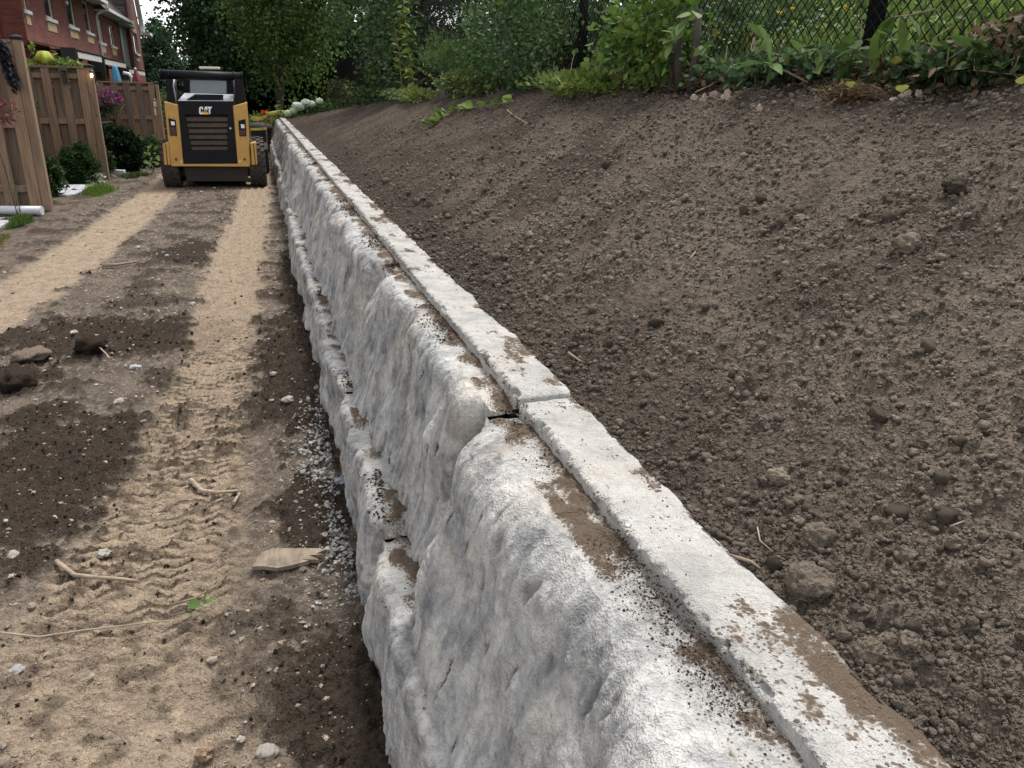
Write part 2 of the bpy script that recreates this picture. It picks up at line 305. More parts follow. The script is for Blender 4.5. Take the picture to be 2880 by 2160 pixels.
MT = dict(
 soil=soilmat('soil'), path=soilmat('path_soil', (.90, 1.10), .012, .02), clod=soilmat('clod_soil', (.93, 1.07), .010, .01), stone=vcol('stone', 0.85, 120, 0.75, 1.2, 0.002, 200),
 concrete=concrete('concrete', .55), cast=concrete('cast_concrete', .12), leaf=vcol('leaf', 0.6, 25, 0.75, 1.2, 0, 1, 0.30, 0.22), bark=simple('bark', (0.075, 0.06, 0.05), 0.9, (0.03, 0.024, 0.02), 20, 0.02, stretch=(1, 1, 0.25)),
 brick=brickmat('brick'), lime=simple('limestone', (0.50, 0.37, 0.22), 0.8, (0.40, 0.29, 0.17), 9, 0.003), white=simple('white_trim', (0.72, 0.73, 0.74), 0.5, (0.6, 0.61, 0.62), 4),
 cream=simple('cream_frame', (0.62, 0.60, 0.50), 0.5), siding=simple('siding', (0.42, 0.42, 0.42), 0.7), shingle=shinglemat('shingle'),
 dark=simple('dark_fabric', (0.03, 0.03, 0.032), 0.85), awning=simple('awning_cloth', (0.55, 0.53, 0.50), 0.85, (0.42, 0.40, 0.38), 10),
 wood=woodmat('cedar', (0.27, 0.185, 0.122), (0.155, 0.102, 0.066)), oldwood=woodmat('weathered_cedar', (0.20, 0.145, 0.105), (0.11, 0.078, 0.056)),
 yellow=simple('yellow_paint', (0.56, 0.32, 0.075), 0.45, (0.47, 0.26, 0.06), 7), black=simple('black_paint', (0.008, 0.009, 0.013), 0.5, (0.014, 0.014, 0.016), 9, spec=0.12),
 grille=simple('dusty_grille', (0.088, 0.066, 0.047), 0.75, (0.045, 0.035, 0.027), 14), belly=simple('dusty_black', (0.035, 0.03, 0.026), 0.85), rubber=simple('tyre_rubber', (0.03, 0.029, 0.028), 0.85, (0.06, 0.05, 0.042), 12, 0.004),
 silver=simple('grey_hood', (0.36, 0.37, 0.40), 0.35), metal=simple('steel', (0.5, 0.5, 0.5), 0.35, metal=0.8), red=simple('red_lens', (0.22, 0.02, 0.02), 0.3), darkred=simple('dark_red_lens', (0.07, 0.012, 0.012), 0.25),
 logo=simple('logo_white', (0.85, 0.85, 0.85), 0.5, (0.82, 0.82, 0.82)), logoy=simple('logo_yellow', (0.85, 0.42, 0.03), 0.5, (0.8, 0.4, 0.03)),
 pvc=simple('white_pvc', (0.58, 0.60, 0.64), 0.5, (0.48, 0.50, 0.53), 5), paver=simple('paver', (0.38, 0.39, 0.42), 0.8, (0.29, 0.30, 0.33), 14, 0.003), fence=simple('black_vinyl', (0.008, 0.008, 0.009), 0.6, spec=0.1),
 blue=simple('blue_canvas', (0.08, 0.30, 0.46), 0.8), redc=simple('red_canvas', (0.20, 0.04, 0.045), 0.8), lime_canvas=simple('lime_canvas', (0.34, 0.38, 0.05), 0.8, (0.26, 0.31, 0.04)),
 twig=simple('twig', (0.27, 0.20, 0.14), 0.85, (0.15, 0.11, 0.08), 30, 0.002), palewood=simple('pale_wood', (0.40, 0.315, 0.225), 0.85, (0.17, 0.125, 0.09), 40, 0.004, stretch=(0.2, 1, 1)),
 tape=simple('caution_tape', (0.60, 0.50, 0.06), 0.5, (0.25, 0.2, 0.06), 5), carpaint=simple('white_car_paint', (0.75, 0.76, 0.78), 0.3), pot=simple('black_pot', (0.015, 0.015, 0.015), 0.5))
def glassmat(name, c, rough=0.08):
    m, t, b = newmat(name); b.inputs['Base Color'].default_value = (*c, 1); b.inputs['Roughness'].default_value = rough; b.inputs['Specular IOR Level'].default_value = 0.8; return m
MT['pane'] = glassmat('window_glass', (0.02, 0.025, 0.035))
m, t, b = newmat('cab_glass'); b.inputs['Base Color'].default_value = (0.46, 0.54, 0.57, 1); b.inputs['Roughness'].default_value = 0.15; b.inputs['Alpha'].default_value = 0.52; MT['cabglass'] = m  # pale base colour and alpha stand in for sky reflection and haze
m, t, b = newmat('lamp_glow'); b.inputs['Emission Color'].default_value = (1.0, 0.72, 0.35, 1); b.inputs['Emission Strength'].default_value = 6; MT['glow'] = m
# ------------------------------------------------------------------ ground: one sheet, fine where the camera sees the dirt path
def seq(*parts):
    out = []
    for a, b, d in parts:
        n = max(2, int(round((b-a)/d))+1); out.append(np.linspace(a, b, n)[:-1])
    out.append(np.array([parts[-1][1]])); return np.concatenate(out)
TRK_Y = [1, 2, 2.75, 3.2, 4, 4.7, 6, 8.6, 14, 40]; TRK_R = [-.55, -.57, -.60, -.50, -.48, -.45, -.40, -.38, -.20, -.2]
TRL_Y = [1, 5, 7.2, 8.3, 11, 15, 40]; TRL_X = [-2.6, -2.4, -2.25, -2.12, -1.98, -1.85, -1.8]
TW_R = [.36, .34, .34, .29, .27, .26, .25, .31, .30, .3]
def ell(x, y, cx, cy, rx, ry): return 1-np.sqrt(((x-cx)/rx)**2+((y-cy)/ry)**2)
def ground_masks(x, y):
    n1 = fbm(x*2.2, y*2.2, 0, 4, 11); n2 = fbm(x*9, y*9, 0, 3, 12)
    dR = np.abs(x-np.interp(y, TRK_Y, TRK_R)); dL = np.abs(x-np.interp(y, TRL_Y, TRL_X))
    hw = np.interp(y, TRK_Y, TW_R)
    tan = np.maximum(sstep(0.055, -0.05, dR-hw*.94+n2*.10+n1*.06), sstep(0.055, -0.06, dL-.35+n2*.1+n1*.06))
    tan = tan*sstep(36, 28, y)
    near = sstep(2.9, 2.1, y+n1*.7); tan = np.maximum(tan*(1-near*.25), near*sstep(.02, -.22, x+n2*.15)*(.50+.6*n2))
    m = np.maximum.reduce([ell(x, y, -1.2, 6.1, .85, .6), ell(x, y, -1.08, 3.75, .48, .78), ell(x, y, -1.7, 5.2, .40, .35), ell(x, y, -1.35, 4.55, .25, .2),
                           ell(x, y, .16, 5.0, .34, 1.5), ell(x, y, .12, 1.85, .26, .40), ell(x, y, .1, 1.2, .3, .7), ell(x, y, .06, 3.05, .20, .35), ell(x, y, .17, 7.4, .16, 1.8), ell(x, y, -.95, 9.4, .3, .8)])
    n3 = noise(x*38, y*38, 0, 13); dark = sstep(-0.02, 0.16, m+n2*.42+n1*.3+n3*.22)*(1-.65*tan)
    # broken tread: dark soil carried onto the pale track
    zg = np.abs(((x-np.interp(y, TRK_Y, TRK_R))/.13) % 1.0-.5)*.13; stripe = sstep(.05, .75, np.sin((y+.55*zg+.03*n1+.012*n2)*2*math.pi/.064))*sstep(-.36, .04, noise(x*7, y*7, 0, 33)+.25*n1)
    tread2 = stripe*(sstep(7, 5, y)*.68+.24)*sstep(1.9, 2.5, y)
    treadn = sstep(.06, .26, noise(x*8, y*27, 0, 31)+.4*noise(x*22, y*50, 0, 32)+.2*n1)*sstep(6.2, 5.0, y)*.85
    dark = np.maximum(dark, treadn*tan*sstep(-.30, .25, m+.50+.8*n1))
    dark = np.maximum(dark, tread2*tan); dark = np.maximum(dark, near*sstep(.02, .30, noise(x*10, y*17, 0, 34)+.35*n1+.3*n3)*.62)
    dark = np.maximum(dark, sstep(.12, .38, n1+.3*n2)*(1-tan)*.8)
    return tan, np.clip(dark, 0, 1), n1, n2, dR, dL, hw
def ground_z(x, y, fine=True):
    tan, dark, n1, n2, dR, dL, hw = ground_masks(x, y)
    fade = sstep(45, 20, y)*sstep(-7, -3.5, x)*sstep(.9, .5, x)
    z = n1*.018 + n2*.006*(1-.5*tan) - .018*sstep(.1, -.1, dR-hw) - .016*sstep(.1, -.1, dL-.37) + .022*dark*(.6+n1)
    z = z + .05*sstep(-.15, .3, x)*sstep(7, 5.5, y)*sstep(3.6, 4.2, y) + .035*sstep(-.15, .25, x)*sstep(2.3, 1.9, y)
    if fine:
        ph = (y + .55*np.abs(((x-np.interp(y, TRK_Y, TRK_R))/.13) % 1.0-.5)*.13 + .03*n1+.012*n2)*2*math.pi/.064+math.pi
        t = np.maximum(np.sin(ph), 0)**.6*sstep(-.40, .0, noise(x*6, y*6, 0, 41)+.1)
        z = z + .022*t*sstep(.04, -.06, dR-hw)*sstep(1.6, 2.6, y) + .007*np.maximum(np.sin((y+.3*dL)*2*math.pi/.09), 0)*sstep(.04, -.08, dL-.37)
        l1 = lumps(x, y, .07, 3, .1, .55, .6); l2 = lumps(x, y, .030, 4, .15, .6, .8)
        z = z + l1*(.12+.5*dark+.25*(1-tan))*.8 + l2*(.25+.6*dark+.4*(1-tan))*.7
        z = z + fbm(x*20, y*24, 0, 4, 5, .6)*.012*(1+.6*dark)*(1-.45*tan)*sstep(14, 5, y)
    return z*fade
gx = np.concatenate([-np.geomspace(260, 5, 22)[:-1], seq((-5, -3.4, .08), (-3.4, -2.4, .022), (-2.4, -1.0, .015), (-1.0, .30, .008), (.30, .5, .04)), np.geomspace(.8, 260, 16)])
ys = [1.35]
while ys[-1] < 26: ys.append(ys[-1]*1.0043)
gy = np.concatenate([-np.geomspace(120, 2, 10), seq((-1.2, 1.3, .06)), ys, np.geomspace(27, 420, 40)])
X, Y = np.meshgrid(gx, gy, indexing='ij'); Zg = ground_z(X, Y)
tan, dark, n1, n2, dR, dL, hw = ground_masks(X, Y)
def lerp(a, b, t): return a*(1-t[..., None])+np.asarray(b)*t[..., None]
c = np.ones(X.shape+(3,))*np.array([.122, .097, .076])
c = c*(1+.5*fbm(X*5, Y*5, 0, 4, 21)[..., None])
c = lerp(c, (.27, .22, .18), sstep(.1, .4, fbm(X*30, Y*30, 0, 2, 22)+.3*n1)*.6)
c = lerp(c, (.350, .272, .196), np.clip(tan*(.9+.5*n2), 0, 1))
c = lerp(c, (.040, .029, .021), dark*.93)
lawn = sstep(-3.2, -3.7, X+n2*.3)*(Y > 2); c = lerp(c, (.03, .05, .015), np.maximum(lawn*.85, sstep(34, 42, Y)))
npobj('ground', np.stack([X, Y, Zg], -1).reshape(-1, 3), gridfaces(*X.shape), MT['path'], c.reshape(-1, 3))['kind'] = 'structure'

# ------------------------------------------------------------------ bank of raked topsoil behind the wall, meadow above it
BTOP_Y = [-40, 0, 12, 17, 25, 32, 60]; BTOP_Z = [1.86, 1.86, 1.84, 1.72, 1.38, 1.2, 1.1]
def bank_z(x, y, fine=True):
    t = (x-.70)/(3.0-.70); top = np.interp(y, BTOP_Y, BTOP_Z); tc = np.clip(t, 0, 1)
    z = .925+(top-.925)*(.62*tc+.38*tc*tc*(3-2*tc)) + np.minimum(t, 0)*.05
    up = np.maximum(x-3.05, 0); z = z+np.where(up > 0, .42*up-.012*up*up*(up < 17)-.012*289*(up >= 17)-0.0, 0)*sstep(26, 14, y)*1.0
    z = z + fbm(x*1.5, y*.9, 0, 3, 51)*.045*sstep(0, .15, t)
    if fine:
        a = x*.82+y*.57; bb = -x*.57+y*.82          # the rake's drag marks run slantwise up the bank
        z = z + fbm(bb*5.5, a*.7, 0, 3, 53)*.042*sstep(1.9, 4.0, y)
        d = sstep(0, .10, t)*.85+.15
        big = sstep(-.25, .35, fbm(x*1.9, y*1.9, 0, 3, 59))
        z = z + d*(lumps(x, y, .075, 61, .08, .5, .6)*.8*big + lumps(x, y, .034, 62, .15, .62, .85)*1.15*(.6+.4*big) + lumps(x, y, .016, 63, .2, .65, .95)*.95)
        z = z + fbm(x*45, y*45, 0, 3, 64)*.004*d
    return z
bx_ = [.64]; 
while bx_[-1] < 3.4: bx_.append(bx_[-1]+.0038+.006*(bx_[-1]-.66))
bx_ = np.concatenate([bx_, np.geomspace(3.6, 60, 26)])
by_ = [.12]
while by_[-1] < 33: by_.append(by_[-1]+.0031+.0040*by_[-1])
by_ = np.concatenate([-np.geomspace(40, .2, 14), [0], by_, np.geomspace(34, 200, 12)])
X, Y = np.meshgrid(bx_, by_, indexing='ij')
Zb = bank_z(X, Y)
# the bank ends in a low toe beyond the end of the wall
Zb = np.where(Y > 27, Zb*sstep(36, 27.5, Y)+.02, Zb)
n1 = fbm(X*1.3, Y*1.3, 0, 4, 71); n2 = fbm(X*16, Y*16, 0, 3, 72)
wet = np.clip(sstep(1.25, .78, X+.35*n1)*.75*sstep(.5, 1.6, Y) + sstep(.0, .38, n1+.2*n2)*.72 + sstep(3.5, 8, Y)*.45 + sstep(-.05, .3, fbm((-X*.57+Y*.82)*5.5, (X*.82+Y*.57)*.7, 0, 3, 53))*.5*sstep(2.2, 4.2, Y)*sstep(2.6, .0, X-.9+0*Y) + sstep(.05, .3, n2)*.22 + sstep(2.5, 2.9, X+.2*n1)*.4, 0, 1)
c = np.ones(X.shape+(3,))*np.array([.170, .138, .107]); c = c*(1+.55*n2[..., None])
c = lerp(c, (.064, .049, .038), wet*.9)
c = lerp(c, (.05, .075, .02), sstep(3.05, 3.3, X))
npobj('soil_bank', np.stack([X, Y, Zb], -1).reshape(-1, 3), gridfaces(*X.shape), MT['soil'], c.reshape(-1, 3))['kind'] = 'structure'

# ------------------------------------------------------------------ stones, clods and crumbs
def ico(sub):
    if sub == 0: return np.array([[1, 0, 0], [-1, 0, 0], [0, 1, 0], [0, -1, 0], [0, 0, 1], [0, 0, -1.]]), np.array([[0, 2, 4], [2, 1, 4], [1, 3, 4], [3, 0, 4], [2, 0, 5], [1, 2, 5], [3, 1, 5], [0, 3, 5]])
    bm = bmesh.new(); bmesh.ops.create_icosphere(bm, subdivisions=sub, radius=1.0)
    V = np.array([v.co[:] for v in bm.verts]); F = np.array([[v.index for v in f.verts] for f in bm.faces]); bm.free(); return V, F
def rotmats(n, rng):
    q = rng.normal(size=(n, 4)); q /= np.linalg.norm(q, axis=1)[:, None]; a, b, c_, d = q.T
    return np.stack([np.stack([1-2*(c_*c_+d*d), 2*(b*c_-a*d), 2*(b*d+a*c_)], -1), np.stack([2*(b*c_+a*d), 1-2*(b*b+d*d), 2*(c_*d-a*b)], -1), np.stack([2*(b*d-a*c_), 2*(c_*d+a*b), 1-2*(b*b+c_*c_)], -1)], 1)
def scatter(name, P, S, cols, mat, sub=1, flat=.75, angular=0.25, seed=1, parent=None):
    rng = np.random.default_rng(seed); V, F = ico(sub); n = len(P)
    W = V[None]*(1+angular*rng.normal(size=(n, len(V), 1))*.8)*np.stack([rng.uniform(.75, 1.25, n), rng.uniform(.75, 1.25, n), rng.uniform(.6, 1.0, n)], -1)[:, None]
    W = np.einsum('nij,nkj->nki', rotmats(n, rng), W)*S[:, None, None]; W[..., 2] *= flat
    W = W + P[:, None]; Fs = (F[None]+np.arange(n)[:, None, None]*len(V)).reshape(-1, 3)
    cc = np.repeat(cols, len(V), axis=0)*(1+.1*rng.normal(size=(n*len(V), 1)))
    return npobj(name, W.reshape(-1, 3), Fs, mat, np.clip(cc, .005, 1), parent, smooth=False)
def clodmesh(seed, sub=3, rough=.2, flat=.8):
    V, F = ico(sub); d = fbm(V[:, 0]*1.3+seed*7, V[:, 1]*1.3, V[:, 2]*1.3, 4, seed, .6); e = fbm(V[:, 0]*6+seed, V[:, 1]*6, V[:, 2]*6, 2, seed+3)
    V = V*(1+d*rough*2+e*.09)[:, None]; V[:, 2] *= flat; return V, F

# crumbs all over the bank: far too many to count
rng = np.random.default_rng(21)
def bank_pts(n, y0, y1, p=1.0):
    y = y0*(y1/y0)**rng.uniform(0, 1, n); x = .76+2.2*rng.uniform(0, 1, n)**p; return x, y
x, y = bank_pts(95000, .35, 11, 1.2); s = .0022+.0036*rng.pareto(2.6, len(x)).clip(0, 3.0)*rng.uniform(.4, 1, len(x)); s = s*(.7+.3*np.minimum(y, 3))
xe, ye_ = bank_pts(20000, .35, 2.2, 1.2); x, y, s = np.concatenate([x, xe]), np.concatenate([y, ye_]), np.concatenate([s, rng.uniform(.0014, .0046, 20000)])
k = sstep(-1.0, .2, fbm(x*1.9, y*1.9, 0, 3, 59)) > rng.uniform(0, 1, len(x)); x, y, s = x[k], y[k], s[k]
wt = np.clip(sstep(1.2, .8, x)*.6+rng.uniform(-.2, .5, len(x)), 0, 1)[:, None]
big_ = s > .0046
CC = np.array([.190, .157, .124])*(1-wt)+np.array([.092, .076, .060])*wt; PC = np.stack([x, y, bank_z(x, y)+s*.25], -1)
for mk, sb, an in ((~big_, 0, .2), (big_, 1, .13)):
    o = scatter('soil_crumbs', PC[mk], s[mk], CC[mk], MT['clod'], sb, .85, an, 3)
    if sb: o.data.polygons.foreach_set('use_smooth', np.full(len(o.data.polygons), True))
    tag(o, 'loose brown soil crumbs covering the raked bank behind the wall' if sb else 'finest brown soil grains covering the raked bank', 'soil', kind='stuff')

cl_meshes = []
for i in range(6):
    V, F = clodmesh(100+i, 2, .22, .8); cl_meshes.append(npmesh('soil_clod', V, F, np.tile(np.array([.175, .143, .112])*(.75+.12*i), (len(V), 1)))); cl_meshes[-1].materials.append(MT['clod'])
rng = np.random.default_rng(5)
x, y = bank_pts(230, .6, 7, 1.25)
for i in range(len(x)):
    o = link('soil_clod', cl_meshes[i % 6]); sz = float(np.clip(.007+.008*rng.pareto(2.2), .007, .022)*(.8+.12*y[i]))
    o.location = (x[i], y[i], float(bank_z(x[i:i+1], y[i:i+1])[0])+sz*.35); o.rotation_euler = rng.uniform(0, 6, 3); o.scale = (sz, sz*rng.uniform(.75, 1), sz*rng.uniform(.7, 1))
    tag(o, 'small rounded brown clod lying on the raked soil bank', 'clod', 'small clods scattered over the soil bank')
def hit(u, v, zf):
    z = 1.0
    for _ in range(60):
        p = AZ(u, v, z); z = .6*z+.4*float(zf(np.array([p[0]]), np.array([p[1]]))[0])
        if z > 1.70: z = 1.70
    return AZ(u, v, z)
def bankhit(u, v):
    d = _ray(u*DS, v*DS); ts = np.linspace(.8, 40, 6000); P = np.array([0, 0, CAM_H])+d*ts[:, None]
    i = np.argmax(P[:, 2] < bank_z(P[:, 0], P[:, 1])); return P[i]
for u, v, wpx, sd, dk, lab in ((1768, 1172, 72, 1, .8, 'largest brown soil clod beside the wall top, round and lone'), (1745, 1275, 95, 2, .8, 'big cracked soil clod touching the back edge of the near block'), (1680, 1038, 46, 3, 1.2, 'pale rounded clod just above the largest clod'),
        (1958, 540, 56, 4, 1.0, 'angular clod alone on the upper right of the bank'), (2062, 410, 46, 5, .35, 'very dark clod on the bank near the right fence post'), (1955, 1205, 46, 6, .9, 'round clod to the right of the largest clod'), (1725, 1130, 26, 7, 1.3, 'pale pebble-like clod between the larger clods'),
        (1875, 1415, 60, 8, .85, 'flat clod leaning on the wall top near the lower right'), (1920, 1395, 48, 9, .85, 'round clod right of the flat clod by the wall'), (1725, 478, 24, 10, 1.3, 'small pale stone-like clod high on the open bank'), (1145, 508, 14, 11, 2.6, 'small white stone on the dark bank far up the wall'),
        (1965, 1395, 46, 12, .9, 'clod at the end of the short row by the wall top'), (2060, 1180, 42, 13, .9, 'clod standing at the right edge of the near soil'), (1650, 860, 22, 15, .5, 'dark damp clod in the hollow behind the wall')):
    P = bankhit(u, v); dep = float((P-np.array([0, 0, CAM_H]))@_f); sz = wpx*DS/2/FPX*dep
    V, F = clodmesh(sd*13, 4, .17, .85); col = np.tile(np.array([.185, .15, .117])*dk, (len(V), 1))
    o = npobj('soil_clod', V*sz, F, MT['clod'], col); o.location = P+np.array([0, 0, sz*.35]); o.rotation_euler = (0, 0, sd)
    tag(o, lab, 'clod')

# gravel and stones on the path
rng = np.random.default_rng(31)
yd = 1.5*(9/1.5)**rng.uniform(0, 1, 42000); xd = rng.uniform(-2.0, .24, 42000); dk_ = ground_masks(xd, yd)[1]; kk = dk_*.8 > rng.uniform(.1, 1, len(xd)); xd, yd = xd[kk], yd[kk]; sd_ = (.0016+.0022*rng.pareto(2.4, len(xd)).clip(0, 4))*(.7+.12*yd)
tag(scatter('dark_soil_crumbs', np.stack([xd, yd, ground_z(xd, yd)+sd_*.35], -1), sd_, np.array([.05, .037, .028])*rng.uniform(.6, 1.7, (len(xd), 1)), MT['soil'], 0, .85, .22, 14), 'dark loose soil crumbs spread in patches on the path', 'soil', kind='stuff')
def path_pts(n):
    y = 1.7*(16/1.7)**rng.uniform(0, 1, n); x = rng.uniform(-2.6, .24, n); tan, dark, *_ = ground_masks(x, y)
    k = (tan*.85+dark*.6 < rng.uniform(0, 1, n)); return x[k], y[k]
x, y = path_pts(20000); s = (.0025+.0035*rng.pareto(2.5, len(x)).clip(0, 3))*(.75+.10*y)
g = rng.uniform(.5, 1.25, (len(x), 1))
tag(scatter('path_gravel', np.stack([x, y, ground_z(x, y)+s*.2], -1), s, np.array([.27, .22, .18])*g, MT['stone'], 0, .6, .25, 4), 'fine brown gravel strewn along the dirt path', 'gravel', kind='stuff')
n = 2600; x = .20-np.abs(rng.normal(0, .085, n)); y = np.where(rng.uniform(0, 1, n) < .62, rng.normal(3.62, .33, n), rng.normal(2.72, .22, n)); s = .0035+.0035*rng.pareto(2.5, n).clip(0, 3)
kk = fbm(x*9, y*5, 0, 2, 88)+.25 > rng.uniform(-.3, .45, n); x, y, s = x[kk], y[kk], s[kk]; n = len(x)
g = rng.uniform(.45, 1.25, (n, 1))
tag(scatter('crushed_stone', np.stack([x, y, ground_z(x, y)+s*.4], -1), s, (np.array([.30, .30, .298])+rng.uniform(-.2, 1, (n, 1))*np.array([.045, .012, -.03]))*g, MT['stone'], 1, .75, .28, 5), 'grey crushed stone spilled at the foot of the wall', 'gravel', kind='stuff')
st_meshes = []
for i in range(5):
    V, F = ico(2); V = V*(1+.16*RNG.normal(size=(len(V), 1))); V[:, 2] *= .6
    V = V + .12*fbm(V[:, :1]*2+i, V[:, 1:2]*2, V[:, 2:]*2, 2, i); st_meshes.append(npmesh('stone', V, F, np.tile(np.array([(.33, .285, .24), (.26, .22, .18), (.36, .35, .34), (.22, .18, .145), (.38, .33, .26)][i]), (len(V), 1)), smooth=False)); st_meshes[-1].materials.append(MT['stone'])
x, y = path_pts(700); x, y = x[:170], y[:170]
for i in range(len(x)):
    o = link('stone', st_meshes[i % 5]); sz = float(np.clip(.010+.007*rng.pareto(2.4), .010, .034)*(.8+.05*y[i]))
    o.location = (x[i], y[i], float(ground_z(x[i:i+1], y[i:i+1])[0])+sz*.25); o.rotation_euler = (rng.uniform(-.3, .3), rng.uniform(-.3, .3), rng.uniform(0, 6)); o.scale = (sz, sz*rng.uniform(.6, 1), sz)
    tag(o, 'small pale stone lying on the brown dirt path', 'stone', 'loose stones on the dirt path')
def pathclod(u, v, wpx, sd, colr, lab, cat='clod', name='soil_clod', fl=.7):
    P = AZ(u, v, .03); dep = float((P-np.array([0, 0, CAM_H]))@_f); sz = wpx*DS/2/FPX*dep
    V, F = clodmesh(sd*13+5, 3, .25, fl); o = npobj(name, V*sz, F, MT['clod' if cat == 'clod' else 'stone'], np.tile(np.array(colr), (len(V), 1)))
    o.location = (P[0], P[1], float(ground_z(P[:1], P[1:2])[0])+sz*.4); tag(o, lab, cat)
pathclod(200, 762, 62, 1, (.035, .025, .018), 'dark broken clod with a straw in it left of the pale track')
pathclod(35, 825, 75, 2, (.035, .026, .019), 'large dark clod at the left edge of the path')
pathclod(70, 772, 70, 3, (.17, .13, .098), 'low crumbly brown lump behind the dark clod at the left edge', fl=.35)
pathclod(222, 1188, 26, 4, (.30, .275, .24), 'white stone beside the tip of the curved stick', 'stone', 'stone', .5)
pathclod(30, 1425, 30, 5, (.27, .27, .27), 'grey white stone near the left edge of the near path', 'stone', 'stone', .6)
pathclod(575, 1610, 42, 6, (.26, .23, .20), 'long pale stone on the near path at the bottom', 'stone', 'stone', .5)
pathclod(735, 1040, 26, 7, (.24, .265, .30), 'blue grey stone lying in the crushed stone by the wall', 'stone', 'stone', .6)
pathclod(440, 1610, 40, 8, (.30, .22, .15), 'tan mud lump on the near path at the bottom')

# ------------------------------------------------------------------ retaining wall: two courses of rock-faced blocks
wall = empty('retaining_wall', (.45, 12, 0)); tag(wall, 'long low retaining wall of pale rock-faced concrete blocks beside the dirt path', 'wall')
def scallop(Y, Z, sy, sz, seed):
    """conchoidal chips: the lower envelope of shallow bowls, with sharp ridges between them"""
    U, W = Y/sy, Z/sz; iu, iw = np.floor(U).astype(np.int64), np.floor(W).astype(np.int64); best = np.full(U.shape, 9.0)
    for p in (-1, 0, 1):
        for q in (-1, 0, 1):
            h = _hash(iu+p, iw+q, np.zeros_like(iu), seed)
            cu = iu+p+(h & np.uint32(1023))/1023.0; cw = iw+q+((h >> np.uint32(10)) & np.uint32(1023))/1023.0; k = ((h >> np.uint32(20)) & np.uint32(1023))/1023.0
            best = np.minimum(best, .9*k+(U-cu)**2+(W-cw)**2)
    return np.minimum(best, 1.3)-.55
def rockface(Y, Zl, seed):
    wy = Y+.022*noise(Y*7, Zl*7, seed, 5)+.3*(Zl-.7)*noise(seed*1.7, .3, 0, 6); wz = Zl+.03*noise(Y*6+9, Zl*6, seed, 8)
    a = fbm(Y*1.5+seed*3.1, Zl*1.4, seed*.7, 2, 200+seed)*.05
    b = scallop(wy+seed, wz, .30, .42, 300+seed)*.044+scallop(wy+seed, wz+.3, .105, .17, 330+seed)*.020+scallop(wy, wz, .035, .06, 360+seed)*.0045
    b = b+fbm(Y*30, Zl*26, seed, 4, 240+seed, .65)*.0042
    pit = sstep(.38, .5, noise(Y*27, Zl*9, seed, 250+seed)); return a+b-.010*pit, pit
def make_block(y0, y1, xb, xt, zb, zt, seed, led, res, rh=.036, rv=.036):
    ny = max(10, int((y1-y0)/res)); H = zt-zb; r = rh
    nf = max(6, int(H/res)); na = max(4, min(26, int(1.3*(rh+rv)/res))); nl = max(3, int(led/res*.8))
    prof = [(xb+(xt-xb)*(i/nf), zb+(H-rv)*i/nf, 1.0, -1.0, 0.0) for i in range(nf)]
    for i in range(na+1):
        q = math.pi/2*i/na; prof.append((xt+r*(1-math.cos(q)), zt-rv+rv*math.sin(q), 1-.85*(i/na)**2, -math.cos(q), math.sin(q)))
    prof += [(xt+r+led*i/nl, zt, .12, 0.0, 1.0) for i in range(1, nl+1)]
    p = np.array(prof); yv = np.linspace(y0, y1, ny)
    px_, pz_, wgt, nx, nz = [p[:, i][None, :] for i in range(5)]; Yg = yv[:, None]+0*px_
    D, pit = rockface(Yg, pz_+0*Yg, seed)
    jit = .022*noise(pz_*9+0*Yg, seed, 0, 270)+.012*noise(pz_*23+0*Yg, seed, 0, 271)
    e = np.maximum(np.clip(1-(Yg-y0+jit)/.15, 0, 1)**1.5*1.45, np.clip(1-(y1-Yg+jit)/.10, 0, 1)**1.8*.62)
    edge = .022*noise(Yg*5, seed, 0, 280)+.024*noise(Yg*17, seed, 0, 281)+.018*noise(Yg*45, seed, 0, 282)
    D = np.clip(D, -.07, .05)*wgt-.135*e*np.clip(wgt*1.4, 0, 1)*(wgt > .151)-.02*e*(wgt < .15)+edge*np.clip(wgt*1.2, 0, 1)*(nz > .05)*.5
    V = np.stack([px_+nx*D, Yg, pz_+nz*D], -1)
    back = V.copy()[[0, -1]]; back[..., 0] = np.maximum(back[..., 0], xt+r+led)
    V = np.concatenate([back[:1], V, back[1:]], 0); G = V.shape[:2]
    ledx = V[..., 0]-(xt+r-.05); nn = fbm(V[..., 1]*9, V[..., 0]*14, seed, 4, 290+seed); big = fbm(V[..., 1]*1.7, seed, 0, 2, 295)
    top = sstep(.25, .1, np.concatenate([wgt, ], 0)+0*V[..., 0])
    dirt = top*np.clip(sstep(-.02, max(led, .08)+.03, ledx+.05*nn+.06*big)*.62+.55*nn+.50*big, 0, 1)
    V[..., 2] += top*sstep(.38, .7, dirt)*(.006+.010*np.clip(fbm(V[..., 1]*30, V[..., 0]*30, seed, 3, 292)+.3, 0, 1))
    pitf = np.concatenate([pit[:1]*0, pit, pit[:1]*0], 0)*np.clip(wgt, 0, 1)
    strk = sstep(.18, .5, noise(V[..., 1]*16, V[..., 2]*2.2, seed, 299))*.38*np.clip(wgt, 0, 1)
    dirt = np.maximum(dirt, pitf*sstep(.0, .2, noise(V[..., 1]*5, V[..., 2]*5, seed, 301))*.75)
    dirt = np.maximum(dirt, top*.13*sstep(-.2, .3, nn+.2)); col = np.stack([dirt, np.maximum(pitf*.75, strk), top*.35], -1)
    return npobj('concrete_block', V.reshape(-1, 3), gridfaces(*G)[:, ::-1], MT['concrete'], col.reshape(-1, 3), wall)
